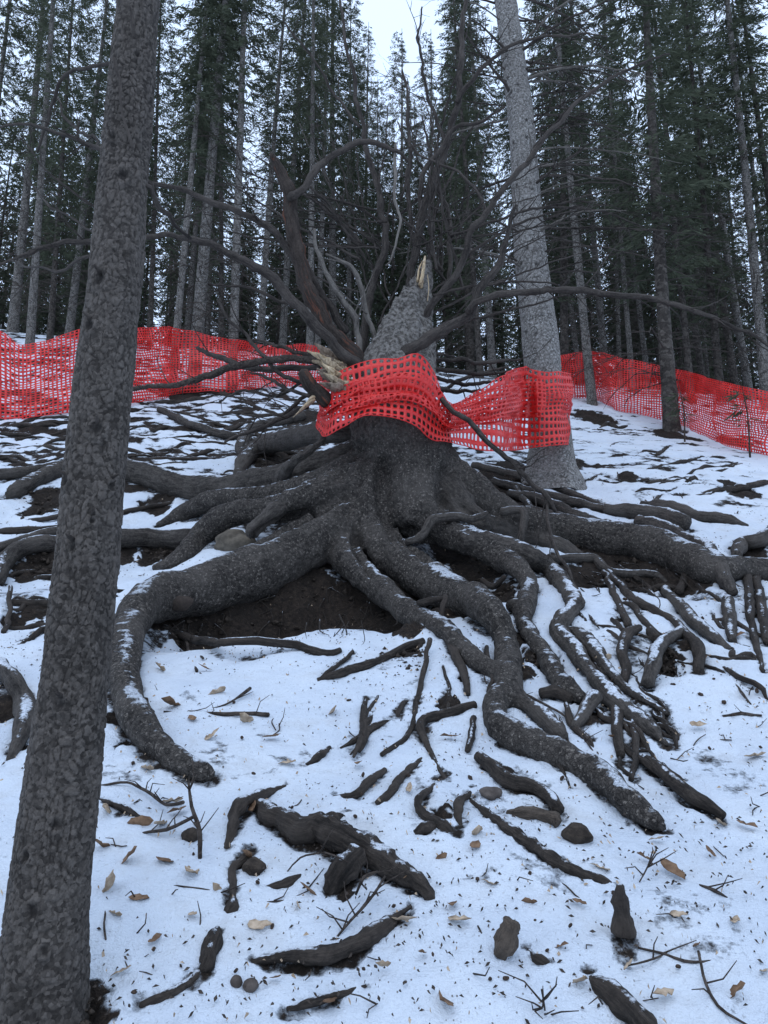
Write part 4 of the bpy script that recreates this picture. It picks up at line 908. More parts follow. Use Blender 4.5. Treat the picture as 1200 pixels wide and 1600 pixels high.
wc = [rel(545, 585, 655, .62, .55), rel(505, 597, 660, .3, .2), rel(497, 600, 672, -.02, -.1), rel(512, 594, 684, -.22, -.32), rel(540, 580, 672, -.36, -.5), rel(580, 568, 655, -.44, -.62), rel(620, 560, 657, -.46, -.64), rel(655, 555, 668, -.40, -.60), rel(682, 588, 686, -.34, -.5), rel(697, 628, 688, -.30, -.44),
      rel(712, 632, 692, -.2, -.3), rel(745, 610, 702, .05, -.05), rel(785, 587, 705, .20, .12), rel(815, 574, 703, (YR-Y0)-.32, (YR-Y0)-.40), rel(845, 582, 699, (YR-Y0)-.34, (YR-Y0)-.42), rel(872, 580, 697, (YR-Y0)-.28, (YR-Y0)-.36), rel(886, 583, 695, (YR-Y0)-.1, (YR-Y0)-.14), rel(888, 586, 690, (YR-Y0)+.15, (YR-Y0)+.15), rel(860, 590, 680, (YR-Y0)+.38, (YR-Y0)+.42)]
net('netting', wc, 17, .052, wr, .045, 27, oct_=True, hole=.60, pinch=lambda uu, v: (.15+.10*noise2(uu*9, v*0+3, 88))*np.sin((v+.10*noise2(uu*7, v*0, 89))*2*math.pi)*sstep(0, .15, v)*(1-sstep(.85, 1, v)))

net('netting', [rel(535, 604, 650, -.42, -.50), rel(560, 596, 640, -.50, -.58), rel(590, 590, 630, -.55, -.64), rel(625, 586, 624, -.56, -.66), rel(660, 590, 632, -.50, -.62), rel(684, 610, 650, -.42, -.54), rel(697, 626, 668, -.36, -.46), rel(712, 630, 674, -.25, -.34)], 8, .050, wr, .05, 41, oct_=True, hole=.56)
net('netting', [rel(697, 632, 672, -.33, -.42), rel(720, 626, 668, -.18, -.24), rel(750, 614, 662, .0, -.04), rel(790, 602, 656, .16, .12), rel(820, 592, 652, (YR-Y0)-.38, (YR-Y0)-.42), rel(840, 590, 650, (YR-Y0)-.40, (YR-Y0)-.45), rel(852, 592, 650, (YR-Y0)-.38, (YR-Y0)-.44)], 9, .046, wr, .05, 47, oct_=True, hole=.56)
# ------------------------------------------------------------------ forest prototypes
def crown_mesh(name, H, Rmax, seed, dens=1.0, z0=0.0, low=0.5, fine=1.0):
    rs = np.random.default_rng(seed); V = []; nW = int(H/.17)
    tri = []
    for wv in range(nW):
        t = (wv+rs.uniform(-.3, .3))/nW; z = z0+H*t
        prof = Rmax*(1-t)**.75*(low+(1-low)*min(1, t/.35))+.10
        for b in range(int(rs.integers(5, 9))):
            if rs.random() < .12: continue
            az = rs.uniform(0, 2*math.pi); L = prof*rs.uniform(.55, 1.15); el = .30*t-.22+rs.uniform(-.15, .15)
            d = np.array([math.cos(az)*math.cos(el), math.sin(az)*math.cos(el), math.sin(el)]); sd = np.array([-math.sin(az), math.cos(az), 0])
            nt_ = max(4, int(L*22*dens*(1+1.3*fine))); tt = rs.uniform(.12, 1, nt_)**.8
            o = d[None]*(L*tt)[:, None]+np.array([0, 0, 1.])*(z-.25*L*tt*tt)[:, None]
            sg = rs.choice([-1, 1], nt_); ang = rs.uniform(.2, 1.2, nt_); ln = rs.uniform(.12, .30, nt_)*(1-.2*fine)*(1.15-.45*tt)
            dr = d[None]*np.cos(ang)[:, None]+sd[None]*(sg*np.sin(ang))[:, None]+np.array([0, 0, 1.])*rs.uniform(-.75, .15, nt_)[:, None]
            dr /= np.linalg.norm(dr, axis=1)[:, None]
            pr = np.cross(dr, rs.normal(size=(nt_, 3))); pr /= np.linalg.norm(pr, axis=1)[:, None]+1e-9
            wd = rs.uniform(.018, .042, nt_)*(1-.6*fine)
            a = o-pr*wd[:, None]*.6; c = o+dr*ln[:, None]; m1 = o+dr*(ln*.45)[:, None]+pr*wd[:, None]; m2 = o+dr*(ln*.45)[:, None]-pr*wd[:, None]
            tri.append(np.stack([o, m1, c, m2], 1))
    Q = np.concatenate(tri).reshape(-1, 3); Fq = np.arange(len(Q)).reshape(-1, 4)
    me = bpy.data.meshes.new(name); fast_mesh(me, Q, Fq); me.materials.append(M['needles']); return me
def far_trunk_mesh(name, H, r0, seed, mat, bend=.1):
    rs = np.random.default_rng(seed); ts = np.linspace(-.05, 1, 14)
    P = np.stack([bend*np.sin(ts*2.5+rs.uniform(0, 6))-bend*math.sin(0)*0, bend*np.sin(ts*2+rs.uniform(0, 6)), ts*H], 1); P[:, :2] -= P[1, :2]
    R = r0*(1-.93*np.clip(ts, 0, 1)**1.1)+.5*r0*np.exp(-np.clip(ts, 0, 1)*H/.25)
    p, r = catmull(P, R, .25); V, Fq = tube(p, r, 11, .07, seed, 6)
    me = bpy.data.meshes.new(name); me.from_pydata(V.tolist(), [], Fq); me.polygons.foreach_set('use_smooth', np.ones(len(me.polygons), bool)); me.materials.append(mat); return me
def dead_mesh(name, z0, z1, seed, mat, n=46, L=1.3, r0=.010):
    rs = np.random.default_rng(seed); mb = MB()
    for k in range(n):
        z = rs.uniform(z0, z1); az = rs.uniform(0, 2*math.pi); l = L*rs.uniform(.35, 1); el = rs.uniform(-.25, .35)
        d = np.array([math.cos(az)*math.cos(el), math.sin(az)*math.cos(el), math.sin(el)]); p0 = np.array([0, 0, z])
        P = np.array([p0, p0+d*l*.5+rs.normal(size=3)*.04, p0+d*l+np.array([0, 0, -.3*l])+rs.normal(size=3)*.06]); mb.add(*tube(P, r0*np.array([1, .75, .3]), 4, 0))
        for m in range(4):
            t = rs.uniform(.3, .95); b = P[0]+(P[1]-P[0])*t*2 if t < .5 else P[1]+(P[2]-P[1])*(t-.5)*2; a2 = az+rs.choice([-1, 1])*rs.uniform(.4, 1.2); l2 = l*rs.uniform(.2, .45)
            d2 = np.array([math.cos(a2), math.sin(a2), rs.uniform(-.6, .2)]); mb.add(*tube(np.array([b, b+d2*l2*.5+rs.normal(size=3)*.02, b+d2*l2]), r0*np.array([.55, .45, .2]), 3, 0))
    me = bpy.data.meshes.new(name); me.from_pydata(np.vstack(mb.V).tolist(), [], mb.F); me.materials.append(mat); return me
PROT = []
for k, (H, r0, zc, Rc, mt) in enumerate(((15, .115, 4.0, 1.25, 'bark_far'), (17, .125, 4.6, 1.35, 'bark_far'), (13, .09, 3.0, 1.15, 'bark_far_dark'), (18, .13, 3.6, 1.5, 'bark_far_dark'), (14, .10, 2.2, 1.3, 'bark_far_dark'), (16, .11, 5.6, 1.2, 'bark_far'), (13, .10, .5, 1.6, 'bark_far_dark'))):
    PROT.append((H, far_trunk_mesh('forest_trunk', H, r0, 20+k, M[mt]), crown_mesh('forest_crown', H-zc, Rc, 40+k, z0=zc, fine=0.0 if k == 6 else 1.0), dead_mesh('forest_dead_branches', .8, zc+1.5, 60+k, M['twig'] if k % 2 else M['branch'])))
def forest_tree(p, kind, scale, rz, lean, label, group, sx=1.0, name='spruce'):
    H, tm, cm, dm = PROT[kind]
    e = empty(name, (p[0], p[1], p[2]-.05)); e.rotation_euler = (lean[1], lean[0], rz); e.scale = (scale*sx, scale*sx, scale)
    for nm, me in (('trunk', tm), ('crown', cm), ('dead_branches', dm)):
        o = bpy.data.objects.new(nm, me); link(o, e)
        if nm == 'dead_branches': o['kind'] = 'stuff'
    tag(e, label, 'tree', group); return e
# individually traced trunks: (px, py base, top px at y=0, kind, scale, girth, label)
NAMED = [(268, 612, 272, 5, .95, .62, 'slender spruce trunk where two panels of red netting meet'), (303, 603, 333, 0, 1.0, 1.0, 'pale straight spruce rooted in front of the left netting on spreading roots'),
         (362, 606, 378, 5, 1.0, .75, 'thin pale spruce just beside the pale spruce with spreading roots'), (925, 632, 905, 5, .95, .85, 'slender spruce in front of the right netting nearest the pale wrapped spruce'),
         (1050, 672, 985, 2, 1.05, 1.35, 'dark leaning spruce standing in front of the right netting with soil at its foot'), (20, 520, 125, 1, 1.0, 1.0, 'leaning pale spruce above the left netting at the slope crest')]
rsF = np.random.default_rng(77); placed = []
def lean_for(p, topx, H):
    # lean the trunk so that it passes through (topx, 0)
    q = at(topx, 0, p[1]); dx = q[0]-p[0]; dz = q[2]-p[2]; return math.atan2(dx, dz)
for x, y, tx, kd_, sc, gx, lab in NAMED:
    p = onG(x, y); placed.append((p[0], p[1])); forest_tree(p, kd_, sc, rsF.uniform(0, 6), (lean_for(p, tx, 10), 0), lab, 'spruces along the barrier fence', gx)
SEMI = [(45, 13.5), (75, 15), (105, 17), (140, 14.5), (232, 16), (205, 19), (345, 18), (405, 17), (440, 20), (484, 16), (495, 19), (520, 22), (545, 24), (750, 15.5), (770, 16.5), (735, 22), (880, 17), (905, 20), (945, 18), (965, 22), (985, 16.5), (1010, 19), (1030, 23), (1075, 15.2), (1095, 18), (1120, 15.6), (1145, 20), (1165, 17), (1190, 14.8), (1215, 18), (1240, 15), (-50, 18)]
def tree_label(X, Y, kd_, sx=1.0):
    girth = 'thin' if sx < .74 else ('slim' if sx < .88 else 'sturdy')
    px = 600+F_PX*X/(Y*1.1); bark = ('pale', 'pale', 'dark', 'dark', 'dark', 'pale', 'dark')[kd_]; low = ('high', 'high', 'low', 'low', 'very low', 'very high', 'ground reaching')[kd_]
    where = 'left netting' if px < 480 else ('broken stump' if px < 735 else ('pale wrapped spruce' if px < 900 else 'right netting'))
    return '%s %s barked spruce with a %s needle crown, %s the %s' % (girth, bark, low, 'just behind' if Y < 24.5 else 'far behind', where)
for x, Y in SEMI:
    q = at(x, 560, Y); p = np.array([q[0], q[1], float(G(q[0], q[1]))]); placed.append((p[0], p[1])); kd_ = int(rsF.integers(0, 6))
    gx = rsF.uniform(.65, 1.0); forest_tree(p, kd_, rsF.uniform(.85, 1.1), rsF.uniform(0, 6), (rsF.normal()*.025, rsF.normal()*.02), tree_label(p[0], p[1], kd_, gx), 'forest spruces', gx)
# far spires in the gap of sky: (px, top py, distance)
for x, yt, Y in ((622, 45, 30), (664, 52, 32), (592, 120, 29), (643, 150, 36), (690, 95, 28), (574, 40, 34), (708, 60, 33), (610, 190, 26), (676, 200, 27), (655, 240, 25), (630, 230, 40), (700, 230, 38), (585, 230, 37), (555, 90, 27), (725, 30, 27)):
    q = at(x, yt, Y); p = np.array([q[0], q[1], float(G(q[0], q[1]))]); placed.append((p[0], p[1])); kd_ = int(rsF.choice([2, 4, 3, 0]))
    forest_tree(p, kd_, (q[2]-p[2])/PROT[kd_][0], rsF.uniform(0, 6), (rsF.normal()*.01, 0), tree_label(p[0], p[1], kd_), 'forest spruces', 1.0)
cnt = 0
for tr in range(4000):
    if cnt >= 105: break
    Y = rsF.uniform(18, 48); X = rsF.uniform(-.72, .72)*Y
    pxa = 600+F_PX*X/(Y*1.1)
    if min(math.hypot(X-a, Y-b) for a, b in placed) < 1.2: continue
    sc = rsF.uniform(.8, 1.1)
    gap = 545 < pxa < 740
    if gap and Y < 26: continue
    if pxa < 75 and (Y < 30 or rsF.random() < .5): continue
    if gap: sc = min(sc, (at(pxa, rsF.uniform(170, 330), Y)[2]-float(G(X, Y)))/15.)
    if sc < .3: continue
    p = np.array([X, Y, float(G(X, Y))]); placed.append((X, Y)); cnt += 1; kd_ = int(rsF.integers(0, 6)) if Y < 25 or rsF.random() < .3 else 6
    gx = rsF.uniform(.62, .95); forest_tree(p, kd_, sc, rsF.uniform(0, 6), (rsF.normal()*.02, rsF.normal()*.02), tree_label(X, Y, kd_, gx), 'forest spruces', gx)
ny = 0
for tr in range(3000):
    if ny >= 70: break
    Y = rsF.uniform(21, 36); X = rsF.uniform(-.68, .68)*Y
    if min(math.hypot(X-a, Y-b) for a, b in placed) < .95: continue
    p = np.array([X, Y, float(G(X, Y))]); placed.append((X, Y)); ny += 1; kd_ = 6; sc = rsF.uniform(.38, .68); px = 600+F_PX*X/(Y*1.1)
    where = 'left netting' if px < 480 else ('broken stump' if px < 735 else ('pale wrapped spruce' if px < 900 else 'right netting'))
    forest_tree(p, 6, sc, rsF.uniform(0, 6), (rsF.normal()*.02, 0), '%s young spruce with boughs to the ground among the trunks behind the %s' % ('small' if sc < .52 else 'taller', where), 'young spruces in the forest', rsF.uniform(.9, 1.2))
# small saplings by the right netting
for x, y, h, lab in ((1070, 692, 1.0, 'thin young spruce sapling beside the dark leaning spruce at the right netting'), (1172, 715, 1.2, 'taller thin spruce sapling where the right netting runs downhill')):
    p = onG(x, y); e = empty('sapling', (p[0], p[1], p[2]-.02)); tag(e, lab, 'sapling', 'saplings by the right netting')
    V, Fq = tube(*catmull(np.array([p, p+[.03, 0, h*.5], p+[-.02, 0, h]]), np.array([.014, .010, .004]), .1), 6, .1, 3); mesh_obj('stem', V, Fq, M['twig'], e)
    me = crown_mesh('sapling_needles', h*.55, .14, 5, .5, z0=h*.45, fine=1.0); o = bpy.data.objects.new('crown', me); link(o, e)

# ------------------------------------------------------------------ stones, clods
def lump_obj(name, px, py, wpx, hpx, mat, label, cat, group=None, sink=.3, seed=0, rough=.25, dY=1.0):
    p = onG(px, py); s = m_per_px(p); rx, rz = wpx*.5*s, hpx*.5*s
    import bmesh
    bm = bmesh.new(); bmesh.ops.create_icosphere(bm, subdivisions=3, radius=1.0); V = np.array([v.co[:] for v in bm.verts]); Fq = [[v.index for v in f.verts] for f in bm.faces]; bm.free()
    d = 1+rough*noise3(V[:, 0]*1.3+seed, V[:, 1]*1.3, V[:, 2]*1.3, seed)+rough*.5*noise3(V[:, 0]*3+seed, V[:, 1]*3, V[:, 2]*3, seed+1)
    V = V*d[:, None]*np.array([rx, rx*dY, rz])
    z = float(G(p[0], p[1])); o = mesh_obj(name, V+np.array([p[0], p[1], z+rz*(1-2*sink)]), Fq, mat, None, True, np.array([p[0], p[1], z])); return tag(o, label, cat, group)
lump_obj('rock', 370, 858, 62, 46, M['rock'], 'rounded brown rock wedged between the left roots', 'rock', seed=3)
lump_obj('stone', 369, 1540, 20, 22, M['stone'], 'egg shaped brown stone in the snow, darker of a touching pair', 'stone', 'pair of egg shaped stones', seed=4, rough=.1)
lump_obj('stone', 392, 1544, 24, 20, M['stone'], 'wider brown stone in the snow, lying next to an egg shaped one', 'stone', 'pair of egg shaped stones', seed=5, rough=.12)
lump_obj('soil_clod', 904, 1312, 44, 32, M['clod'], 'dark soil clod on the snow below the forked root end', 'clod', seed=6)
lump_obj('soil_clod', 395, 1362, 34, 28, M['clod'], 'dark clod beside the thin knotted root', 'clod', seed=7)
lump_obj('stone', 765, 1245, 36, 20, M['stone'], 'flat dark stone near the broken log', 'stone', seed=8)
lump_obj('soil_clod', 300, 1310, 30, 24, M['clod'], 'small dark clod under the spiky twig', 'clod', seed=9)
lump_obj('stone', 130, 990, 30, 18, M['stone'], 'small stone under the roots behind the near trunk', 'stone', seed=10)
# broken log and stub of pale wood
P, R = trace([(792, 1271, 12), (815, 1272, 18), (845, 1275, 22), (872, 1282, 24)]); V, Fq = tube(*catmull(P, R, .015), 14, .42, 77, 45); o = mesh_obj('broken_log', V, Fq, M['wood_old'], origin=P[1]); tag(o, 'short broken log of weathered grey wood lying on the snow', 'log')
P, R = trace([(800, 1441, 24, 'L.10'), (790, 1468, 33, 'L.05'), (780, 1494, 20)]); V, Fq = tube(*catmull(P, R, .012), 14, .45, 78, 50); o = mesh_obj('wood_stub', V, Fq, M['wood_old'], origin=P[1]); tag(o, 'short stub of weathered split wood sticking up from the snow', 'stub')

# ------------------------------------------------------------------ leaves, cones, twigs
def leaf_mesh(seed, mat):
    rs = np.random.default_rng(seed); n = 12; a = np.arange(n)*2*math.pi/n; r = (1+.25*np.cos(2*a))*(1+rs.uniform(-.16, .16, n)); r[0] *= 1.3
    ring = np.stack([r*np.cos(a), r*np.sin(a)*.8, .35*(r*np.sin(a)*.8)**2+.25*rs.normal(size=n)*.5+.2*np.cos(a)**2], 1); mid = ring*.5; mid[:, 2] = ring[:, 2]*.3+.06*rs.normal(size=n)
    V = np.vstack([[0, 0, 0.02], mid, ring, [[1.5, .05, .35], [2.1, .15, .5]]]); Fq = [[0, 1+k, 1+(k+1) % n] for k in range(n)]+[[1+k, 1+n+k, 1+n+(k+1) % n, 1+(k+1) % n] for k in range(n)]
    Vb = V-np.array([0, 0, .05]); m = len(V); Fq = Fq+[[i+m for i in f[::-1]] for f in Fq]
    Fq += [[1+n+k, 1+n+m+k, 1+n+m+(k+1) % n, 1+n+(k+1) % n] for k in range(n)]
    me = bpy.data.meshes.new('leaf_blade'); me.from_pydata(np.vstack([V, Vb]).tolist(), [], Fq); me.polygons.foreach_set('use_smooth', np.ones(len(me.polygons), bool)); me.materials.append(mat); return me
LM = [leaf_mesh(k, M['leaf'] if k % 2 == 0 else M['leaf_brown']) for k in range(6)]
LMK = [(540, 1310, 'the thick crooked root'), (972, 1430, 'the pointed root stub'), (788, 1468, 'the weathered wood stub'), (520, 1490, 'the bow shaped root'), (130, 1480, 'the foot of the near spruce'), (690, 1280, 'the tangled root piece'), (904, 1312, 'the large soil clod'), (300, 1195, 'the cut end of the large root'), (1010, 1270, 'the tip of the big front root'), (835, 1275, 'the short broken log'), (380, 1540, 'the two round stones'), (960, 1560, 'the thick arching root'),
       (360, 1400, 'the thin knotted root'), (575, 1143, 'the slender tapering root'), (1060, 1030, 'the arched roots on the right'), (1090, 1500, 'the crossing twigs'), (1160, 1115, 'the bark stick on open snow'), (420, 1110, 'the bark stick under the hollow'), (240, 1260, 'the spiky twig'), (850, 1335, 'the long straight root'), (1080, 1250, 'the root beyond the big front root'), (1050, 760, 'the right netting'), (1150, 1380, 'the ragged bark strip')]
def near_mark(px, py): return min(LMK, key=lambda q: (q[0]-px)**2+(q[1]-py)**2)[2]
def put(me, name, px, py, size, label, cat, group, rs, lift=.25, tilt=.5):
    p = onG(px, py); s = size*(.62 if name == 'fallen_leaf' else .5)*m_per_px(p); o = bpy.data.objects.new(name, me); link(o)
    o.location = (p[0], p[1], float(G(p[0], p[1]))+.014+s*lift); o.scale = (s, s, s); o.rotation_euler = (.38+rs.normal()*tilt, rs.normal()*tilt, rs.uniform(0, 6.28)); return tag(o, label, cat, group)
rsl = np.random.default_rng(3)
for i, (x, y, sz) in enumerate(((172, 1397, 34), (257, 1357, 22), (300, 1373, 28), (220, 1295, 22), (250, 1298, 22), (278, 1275, 20), (404, 1458, 22), (385, 1348, 24), (270, 1262, 20), (708, 1424, 18), (716, 1450, 24), (697, 1581, 30), (747, 1312, 24), (743, 1332, 20), (906, 1548, 28), (1050, 1370, 26), (1128, 1297, 20), (1165, 1297, 18), (940, 1367, 18), (1090, 1490, 18), (1040, 1565, 22), (1150, 1565, 26), (983, 1520, 16), (632, 1388, 14),
                                (765, 1390, 14), (515, 1580, 26), (165, 1275, 22), (480, 1400, 18), (340, 1090, 20), (268, 1108, 24), (385, 1132, 20), (425, 1159, 18), (330, 1158, 16), (395, 1270, 20), (1182, 1190, 22), (1010, 1350, 14), (1028, 1320, 14), (690, 1350, 14), (626, 1450, 26), (200, 1350, 22), (520, 1120, 20), (705, 1158, 16), (945, 1036, 20), (1100, 1040, 16), (250, 1050, 16), (155, 1330, 24), (1195, 1530, 16), (875, 1490, 14), (465, 1425, 14), (320, 1050, 14), (180, 1440, 16), (215, 1415, 18), (300, 1440, 14), (240, 1480, 16), (190, 1530, 18), (430, 1540, 14), (340, 1400, 14), (560, 1200, 14), (640, 1240, 16), (830, 1420, 14), (1060, 1440, 16), (1110, 1340, 14), (1150, 1450, 18), (905, 1420, 14), (600, 1520, 16), (660, 1500, 14), (450, 1200, 16), (300, 1130, 14), (230, 1210, 18), (960, 1160, 14), (1090, 1140, 16), (1150, 1000, 14))):
    br = i % 2
    put(LM[(i % 3)*2+br], 'fallen_leaf', x, y, sz, ('curled tan dry leaf on the snow near ', 'curled dark brown leaf on the snow near ')[br]+near_mark(x, y), 'leaf', ('tan leaves on the snow', 'brown leaves on the snow')[br], rsl, tilt=.35)
import bmesh
bm = bmesh.new(); bmesh.ops.create_icosphere(bm, subdivisions=2, radius=1.0); cV = np.array([v.co[:] for v in bm.verts]); cF = [[v.index for v in f.verts] for f in bm.faces]; bm.free()
cV *= (1+.22*np.sin(cV[:, 2]*9+np.arctan2(cV[:, 1], cV[:, 0])*3)[:, None]*.5); cV *= np.array([.75, .75, 1.25])
cme = bpy.data.meshes.new('cone_body'); cme.from_pydata(cV.tolist(), [], cF); cme.materials.append(M['cone'])
for i in range(70):
    x, y = (rsl.uniform(150, 1190), rsl.uniform(1080, 1590)) if i < 55 else (rsl.uniform(930, 1190), rsl.uniform(940, 1100))
    o = put(cme, 'spruce_cone', x, y, rsl.uniform(5, 9), 'small dark spruce cone on the snow near '+near_mark(x, y), 'cone', 'cones scattered on the snow', rsl, .3, 1.2)
def twig(pts, label='thin dark twig lying on the snow', group='twigs scattered on the snow', side=0, seed=0, lift=.3, mat='twig', name='twig'):
    P, R = trace([(x, y, w_*.72, 'L%.3f' % l) if l else (x, y, w_*.72) for x, y, w_, l in pts], .6); mb = MB(); p, r = catmull(P, R, .03); mb.add(*tube(p, r, 6, .1, seed, 30, wob=.008)); rs = np.random.default_rng(seed)
    for k in range(side):
        i = int(rs.uniform(.15, .95)*(len(p)-1)); T = p[-1]-p[0]; d = T/np.linalg.norm(T)+rs.normal(size=3)*.8; d[2] = abs(d[2])*.5+.25; d /= np.linalg.norm(d); l = rs.uniform(.3, .7)*.16
        mb.add(*tube(np.array([p[i], p[i]+d*l*.5+rs.normal(size=3)*.008, p[i]+d*l]), np.array([.0024, .0018, .001]), 5, 0))
    o = mb.build(name, M[mat], origin=p[len(p)//2]); return tag(o, label, 'twig', group)
SPEC = [([(158, 1228, 5, 0), (200, 1222, 6, .02), (240, 1242, 8, .03), (262, 1258, 7, .04), (290, 1252, 8, .08)], 'dark spiky branched twig sticking up beside the near trunk', 6), ([(312, 1345, 10, 0), (313, 1300, 11, .08), (300, 1260, 8, .14), (295, 1222, 5, .2)], 'upright dark twig curving out of the snow near the small clod', 7), ([(220, 1303, 5, 0), (260, 1295, 8, .03), (300, 1275, 7, .05)], 'short bent dark twig leaning on the upright twig', 3),
        ([(250, 1388, 3, 0), (275, 1384, 4, .01), (310, 1388, 4, .01), (345, 1395, 3, .01), (385, 1420, 2, 0)], 'long thin curved twig pointing at the knotted root', 1), ([(405, 1410, 4, 0), (440, 1405, 4, .01), (480, 1390, 3, .01), (510, 1375, 2, 0)], 'long thin twig touching the crooked root', 2),
        ([(450, 1363, 3, 0), (470, 1340, 4, .05), (510, 1332, 4, .09), (545, 1345, 3, .08)], 'thin arching twig over the crooked root', 1), ([(525, 1465, 5, 0), (555, 1430, 7, .03), (580, 1400, 7, .05), (600, 1372, 5, .06)], 'dark forked twig under the crooked root', 7), ([(560, 1395, 6, .02), (572, 1370, 8, .07), (590, 1362, 5, .09)], 'short dark hooked twig beside the crooked root', 5),
        ([(995, 1478, 5, 0), (1035, 1490, 6, .01), (1070, 1502, 7, .01), (1112, 1502, 5, 0)], 'thin dark twig crossing the long upright twig at the snowy foot of the slope', 1), ([(1090, 1482, 6, .05), (1098, 1520, 7, .02), (1120, 1570, 7, .01), (1165, 1602, 5, 0)], 'long dark twig running down the snow beyond the pale wood stub', 2), ([(975, 1510, 4, 0), (1010, 1502, 5, .01), (1040, 1490, 4, 0)], 'short dark twig forking from the crossing twigs', 1),
        ([(255, 1110, 4, 0), (310, 1112, 5, .01), (350, 1116, 9, .01), (420, 1117, 10, 0)], 'dark straight bark stick in the snow below the washed out hollow', 3), ([(325, 1108, 3, 0), (360, 1098, 4, .02), (390, 1076, 8, .03)], 'thin stick rising from the bark stick', 1), ([(285, 1157, 3, 0), (330, 1180, 3, .01), (366, 1200, 3, 0)], 'thin straight twig pointing at the cut end of the large root', 0),
        ([(1128, 1045, 5, 0), (1150, 1070, 5, .01), (1170, 1100, 4, 0)], 'thin twig on open snow below the vertical roots', 2), ([(1132, 1118, 6, 0), (1160, 1115, 9, .01), (1190, 1118, 5, 0)], 'short dark bark stick on the open snow', 1), ([(997, 1380, 3, 0), (1012, 1355, 4, .04), (1028, 1332, 3, .08)], 'small forked twig standing in the snow', 4), ([(1088, 1382, 5, 0), (1115, 1392, 9, .01), (1138, 1402, 3, 0)], 'dark ragged bark strip with a tail on the snow', 2),
        ([(840, 1590, 4, 0), (870, 1585, 4, .01), (905, 1578, 3, 0)], 'thin pale-tipped twig near the arching thick root', 1), ([(848, 1585, 4, 0), (846, 1565, 4, .05), (846, 1545, 5, .1)], 'small needled sprig standing in the snow', 8), ([(270, 975, 5, .02), (290, 1000, 6, .04), (308, 1050, 7, 0)], 'thin root stick hanging in the washed out hollow', 2), ([(262, 985, 4, .02), (292, 1010, 5, .03), (318, 1030, 5, 0)], 'second thin stick crossing inside the washed out hollow', 2),
        ([(160, 1410, 4, 0), (162, 1450, 5, .02), (166, 1490, 4, 0)], 'thin straight twig beside the near spruce foot', 0), ([(700, 1385, 2, 0), (730, 1388, 3, .01), (758, 1392, 2, 0)], 'fine twig with a leaf at its tip', 0), ([(875, 1380, 3, 0), (900, 1398, 4, .01), (928, 1414, 3, 0)], 'thin straight twig above the pointed root stub', 0), ([(748, 1450, 4, 0), (755, 1465, 4, .01), (757, 1482, 3, 0)], 'very short dark twig beside the pale wood stub', 0),
        ([(780, 1070, 8, .02), (830, 1090, 6, .02), (885, 1120, 5, .01), (925, 1175, 4, 0)], 'long thin twig crossing the big front root', 2)]
for i, (pts, lab, sd) in enumerate(SPEC): twig(pts, lab, None, sd, 40+i)
for i in range(70):
    x, y = rsl.uniform(150, 1190), rsl.uniform(1060, 1590)
    if i > 48: x, y = rsl.uniform(900, 1190), rsl.uniform(700, 1100)
    L = rsl.uniform(12, 34); a = rsl.uniform(0, 6.28); b = rsl.uniform(-6, 6)
    twig([(x-L/2*math.cos(a), y-L/3*math.sin(a), 2.5, 0), (x+b, y+b*.6, 3, .006), (x+L/2*math.cos(a), y+L/3*math.sin(a), 2, 0)], label='thin dark twig on the snow near '+near_mark(x, y), side=int(rsl.integers(0, 2)), seed=200+i)
# fine litter: needles, bark crumbs
def litter():
    n = 9000; px = rsl.uniform(-50, 1250, n); Yv = 1.5+rsl.beta(1.1, 2.2, n)*9; X = (px-600)/F_PX*Yv*1.03; Z = G(X, Yv)+.017
    keep = noise2(X*1.7, Yv*1.7, 61)+.5*noise2(X*5, Yv*5, 62)+rsl.normal(size=n)*.35 > .0; X, Yv, Z = X[keep], Yv[keep], Z[keep]; n = len(X)
    a = rsl.uniform(0, 6.28, n); L = rsl.uniform(.0025, .009, n)*(1+(Yv > 5)*.5); wd = L*rsl.uniform(.12, .6, n); dx, dy = np.cos(a), np.sin(a); sl_ = np.interp(Yv, _ys, _sl)
    c = np.stack([X, Yv, Z], 1); d = np.stack([dx*L, dy*L, dy*L*sl_+rsl.normal(size=n)*.002], 1); s = np.stack([-dy*wd, dx*wd, dx*wd*sl_], 1); up_ = np.array([0, 0, .005])
    V = np.stack([c-d, c+s, c+d, c-s, c+up_], 1).reshape(-1, 3); b = np.arange(n)[:, None]*5
    Fq = np.concatenate([b+np.array([[0, 1, 4]]), b+np.array([[1, 2, 4]]), b+np.array([[2, 3, 4]]), b+np.array([[3, 0, 4]])])
    me = bpy.data.meshes.new('litter'); fast_mesh(me, V, Fq); me.materials.append(M['twig']); o = bpy.data.objects.new('needle_litter', me); link(o)
    o['kind'] = 'stuff'; o['label'] = 'fine dark needles and bark crumbs sprinkled over the snow'; o['category'] = 'litter'
litter()
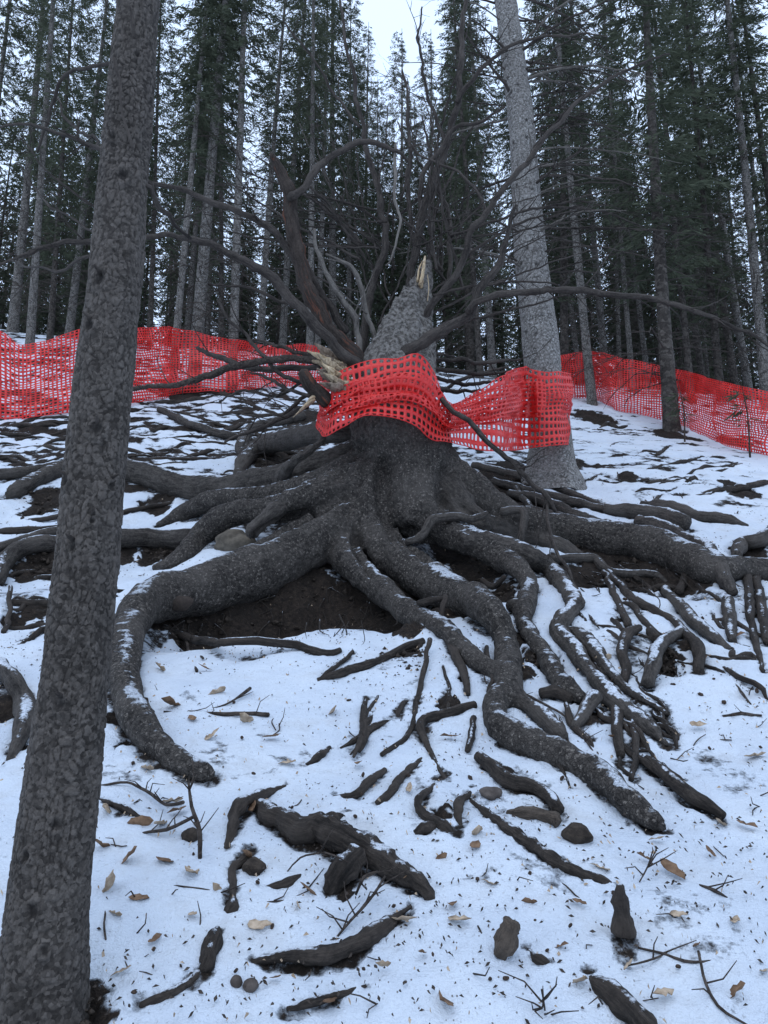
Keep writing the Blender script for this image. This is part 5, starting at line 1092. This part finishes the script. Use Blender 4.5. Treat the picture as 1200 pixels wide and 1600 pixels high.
def crumbs():
    spots = [(300, 985, 40), (370, 965, 60), (450, 955, 70), (540, 950, 70), (610, 970, 50), (740, 905, 45), (780, 940, 35), (940, 885, 55), (1010, 902, 55), (250, 862, 35), (70, 885, 35), (430, 705, 50), (860, 745, 50), (800, 760, 50), (640, 1025, 35), (110, 1590, 45), (1045, 1040, 22), (850, 1040, 22), (70, 790, 35)]
    O = np.array([[1, 0, 0], [0, 1, 0], [-1, 0, 0], [0, -1, 0], [0, 0, 1], [0, 0, -1.]]); OF = np.array([[0, 1, 4], [1, 2, 4], [2, 3, 4], [3, 0, 4], [1, 0, 5], [2, 1, 5], [3, 2, 5], [0, 3, 5]])
    Vs, Fs = [], []; k = 0
    for px, py, r in spots:
        c = onG(px, py); m = m_per_px(c)*r
        for q in range(70):
            x, y = c[0]+rsl.normal()*m*.55, c[1]+rsl.normal()*m*.8; sz = (.0012+.005*rsl.random()**3)*y
            Vs.append(np.array([x, y, float(G(x, y))+.004])+O*(1+.35*rsl.normal(size=(6, 1)))*sz*np.array([1, 1, .7])); Fs.append(OF+6*k); k += 1
    me = bpy.data.meshes.new('crumbs'); fast_mesh(me, np.vstack(Vs), np.vstack(Fs)); me.materials.append(M['clod']); o = bpy.data.objects.new('soil_crumbs', me); link(o)
    o['kind'] = 'stuff'; o['label'] = 'loose dark soil crumbs in the washed out hollows under the roots'; o['category'] = 'soil'
crumbs()
def scraps():
    n = 900; px = rsl.uniform(-50, 1250, n); Yv = 1.6+rsl.beta(1.1, 2.0, n)*6; X = (px-600)/F_PX*Yv*1.03; Z = G(X, Yv)+.016; a = rsl.uniform(0, 6.28, n); L = rsl.uniform(.002, .005, n)*Yv**.6; wd = L*rsl.uniform(.2, .7, n); sl_ = np.interp(Yv, _ys, _sl)
    dx, dy = np.cos(a), np.sin(a); c = np.stack([X, Yv, Z], 1); d = np.stack([dx*L, dy*L, dy*L*sl_+rsl.normal(size=n)*.004], 1); s_ = np.stack([-dy*wd, dx*wd, dx*wd*sl_+rsl.normal(size=n)*.003], 1); up_ = np.stack([0*X, 0*X, .003+.006*rsl.random(n)], 1)
    V = np.stack([c-d*rsl.uniform(.4, 1.2, (n, 1)), c+s_*rsl.uniform(.3, 1.3, (n, 1))+d*.4, c+d, c-s_*rsl.uniform(.3, 1.3, (n, 1))-d*.3, c+up_], 1).reshape(-1, 3); b = np.arange(n)[:, None]*5; Fq = np.concatenate([b+np.array([q]) for q in ([0, 1, 4], [1, 2, 4], [2, 3, 4], [3, 0, 4])])
    me = bpy.data.meshes.new('scraps'); fast_mesh(me, V, Fq); me.materials.append(M['leaf']); o = bpy.data.objects.new('leaf_scraps', me); link(o)
    o['kind'] = 'stuff'; o['label'] = 'faint tan scraps of dead leaf strewn over the snow'; o['category'] = 'litter'
scraps()
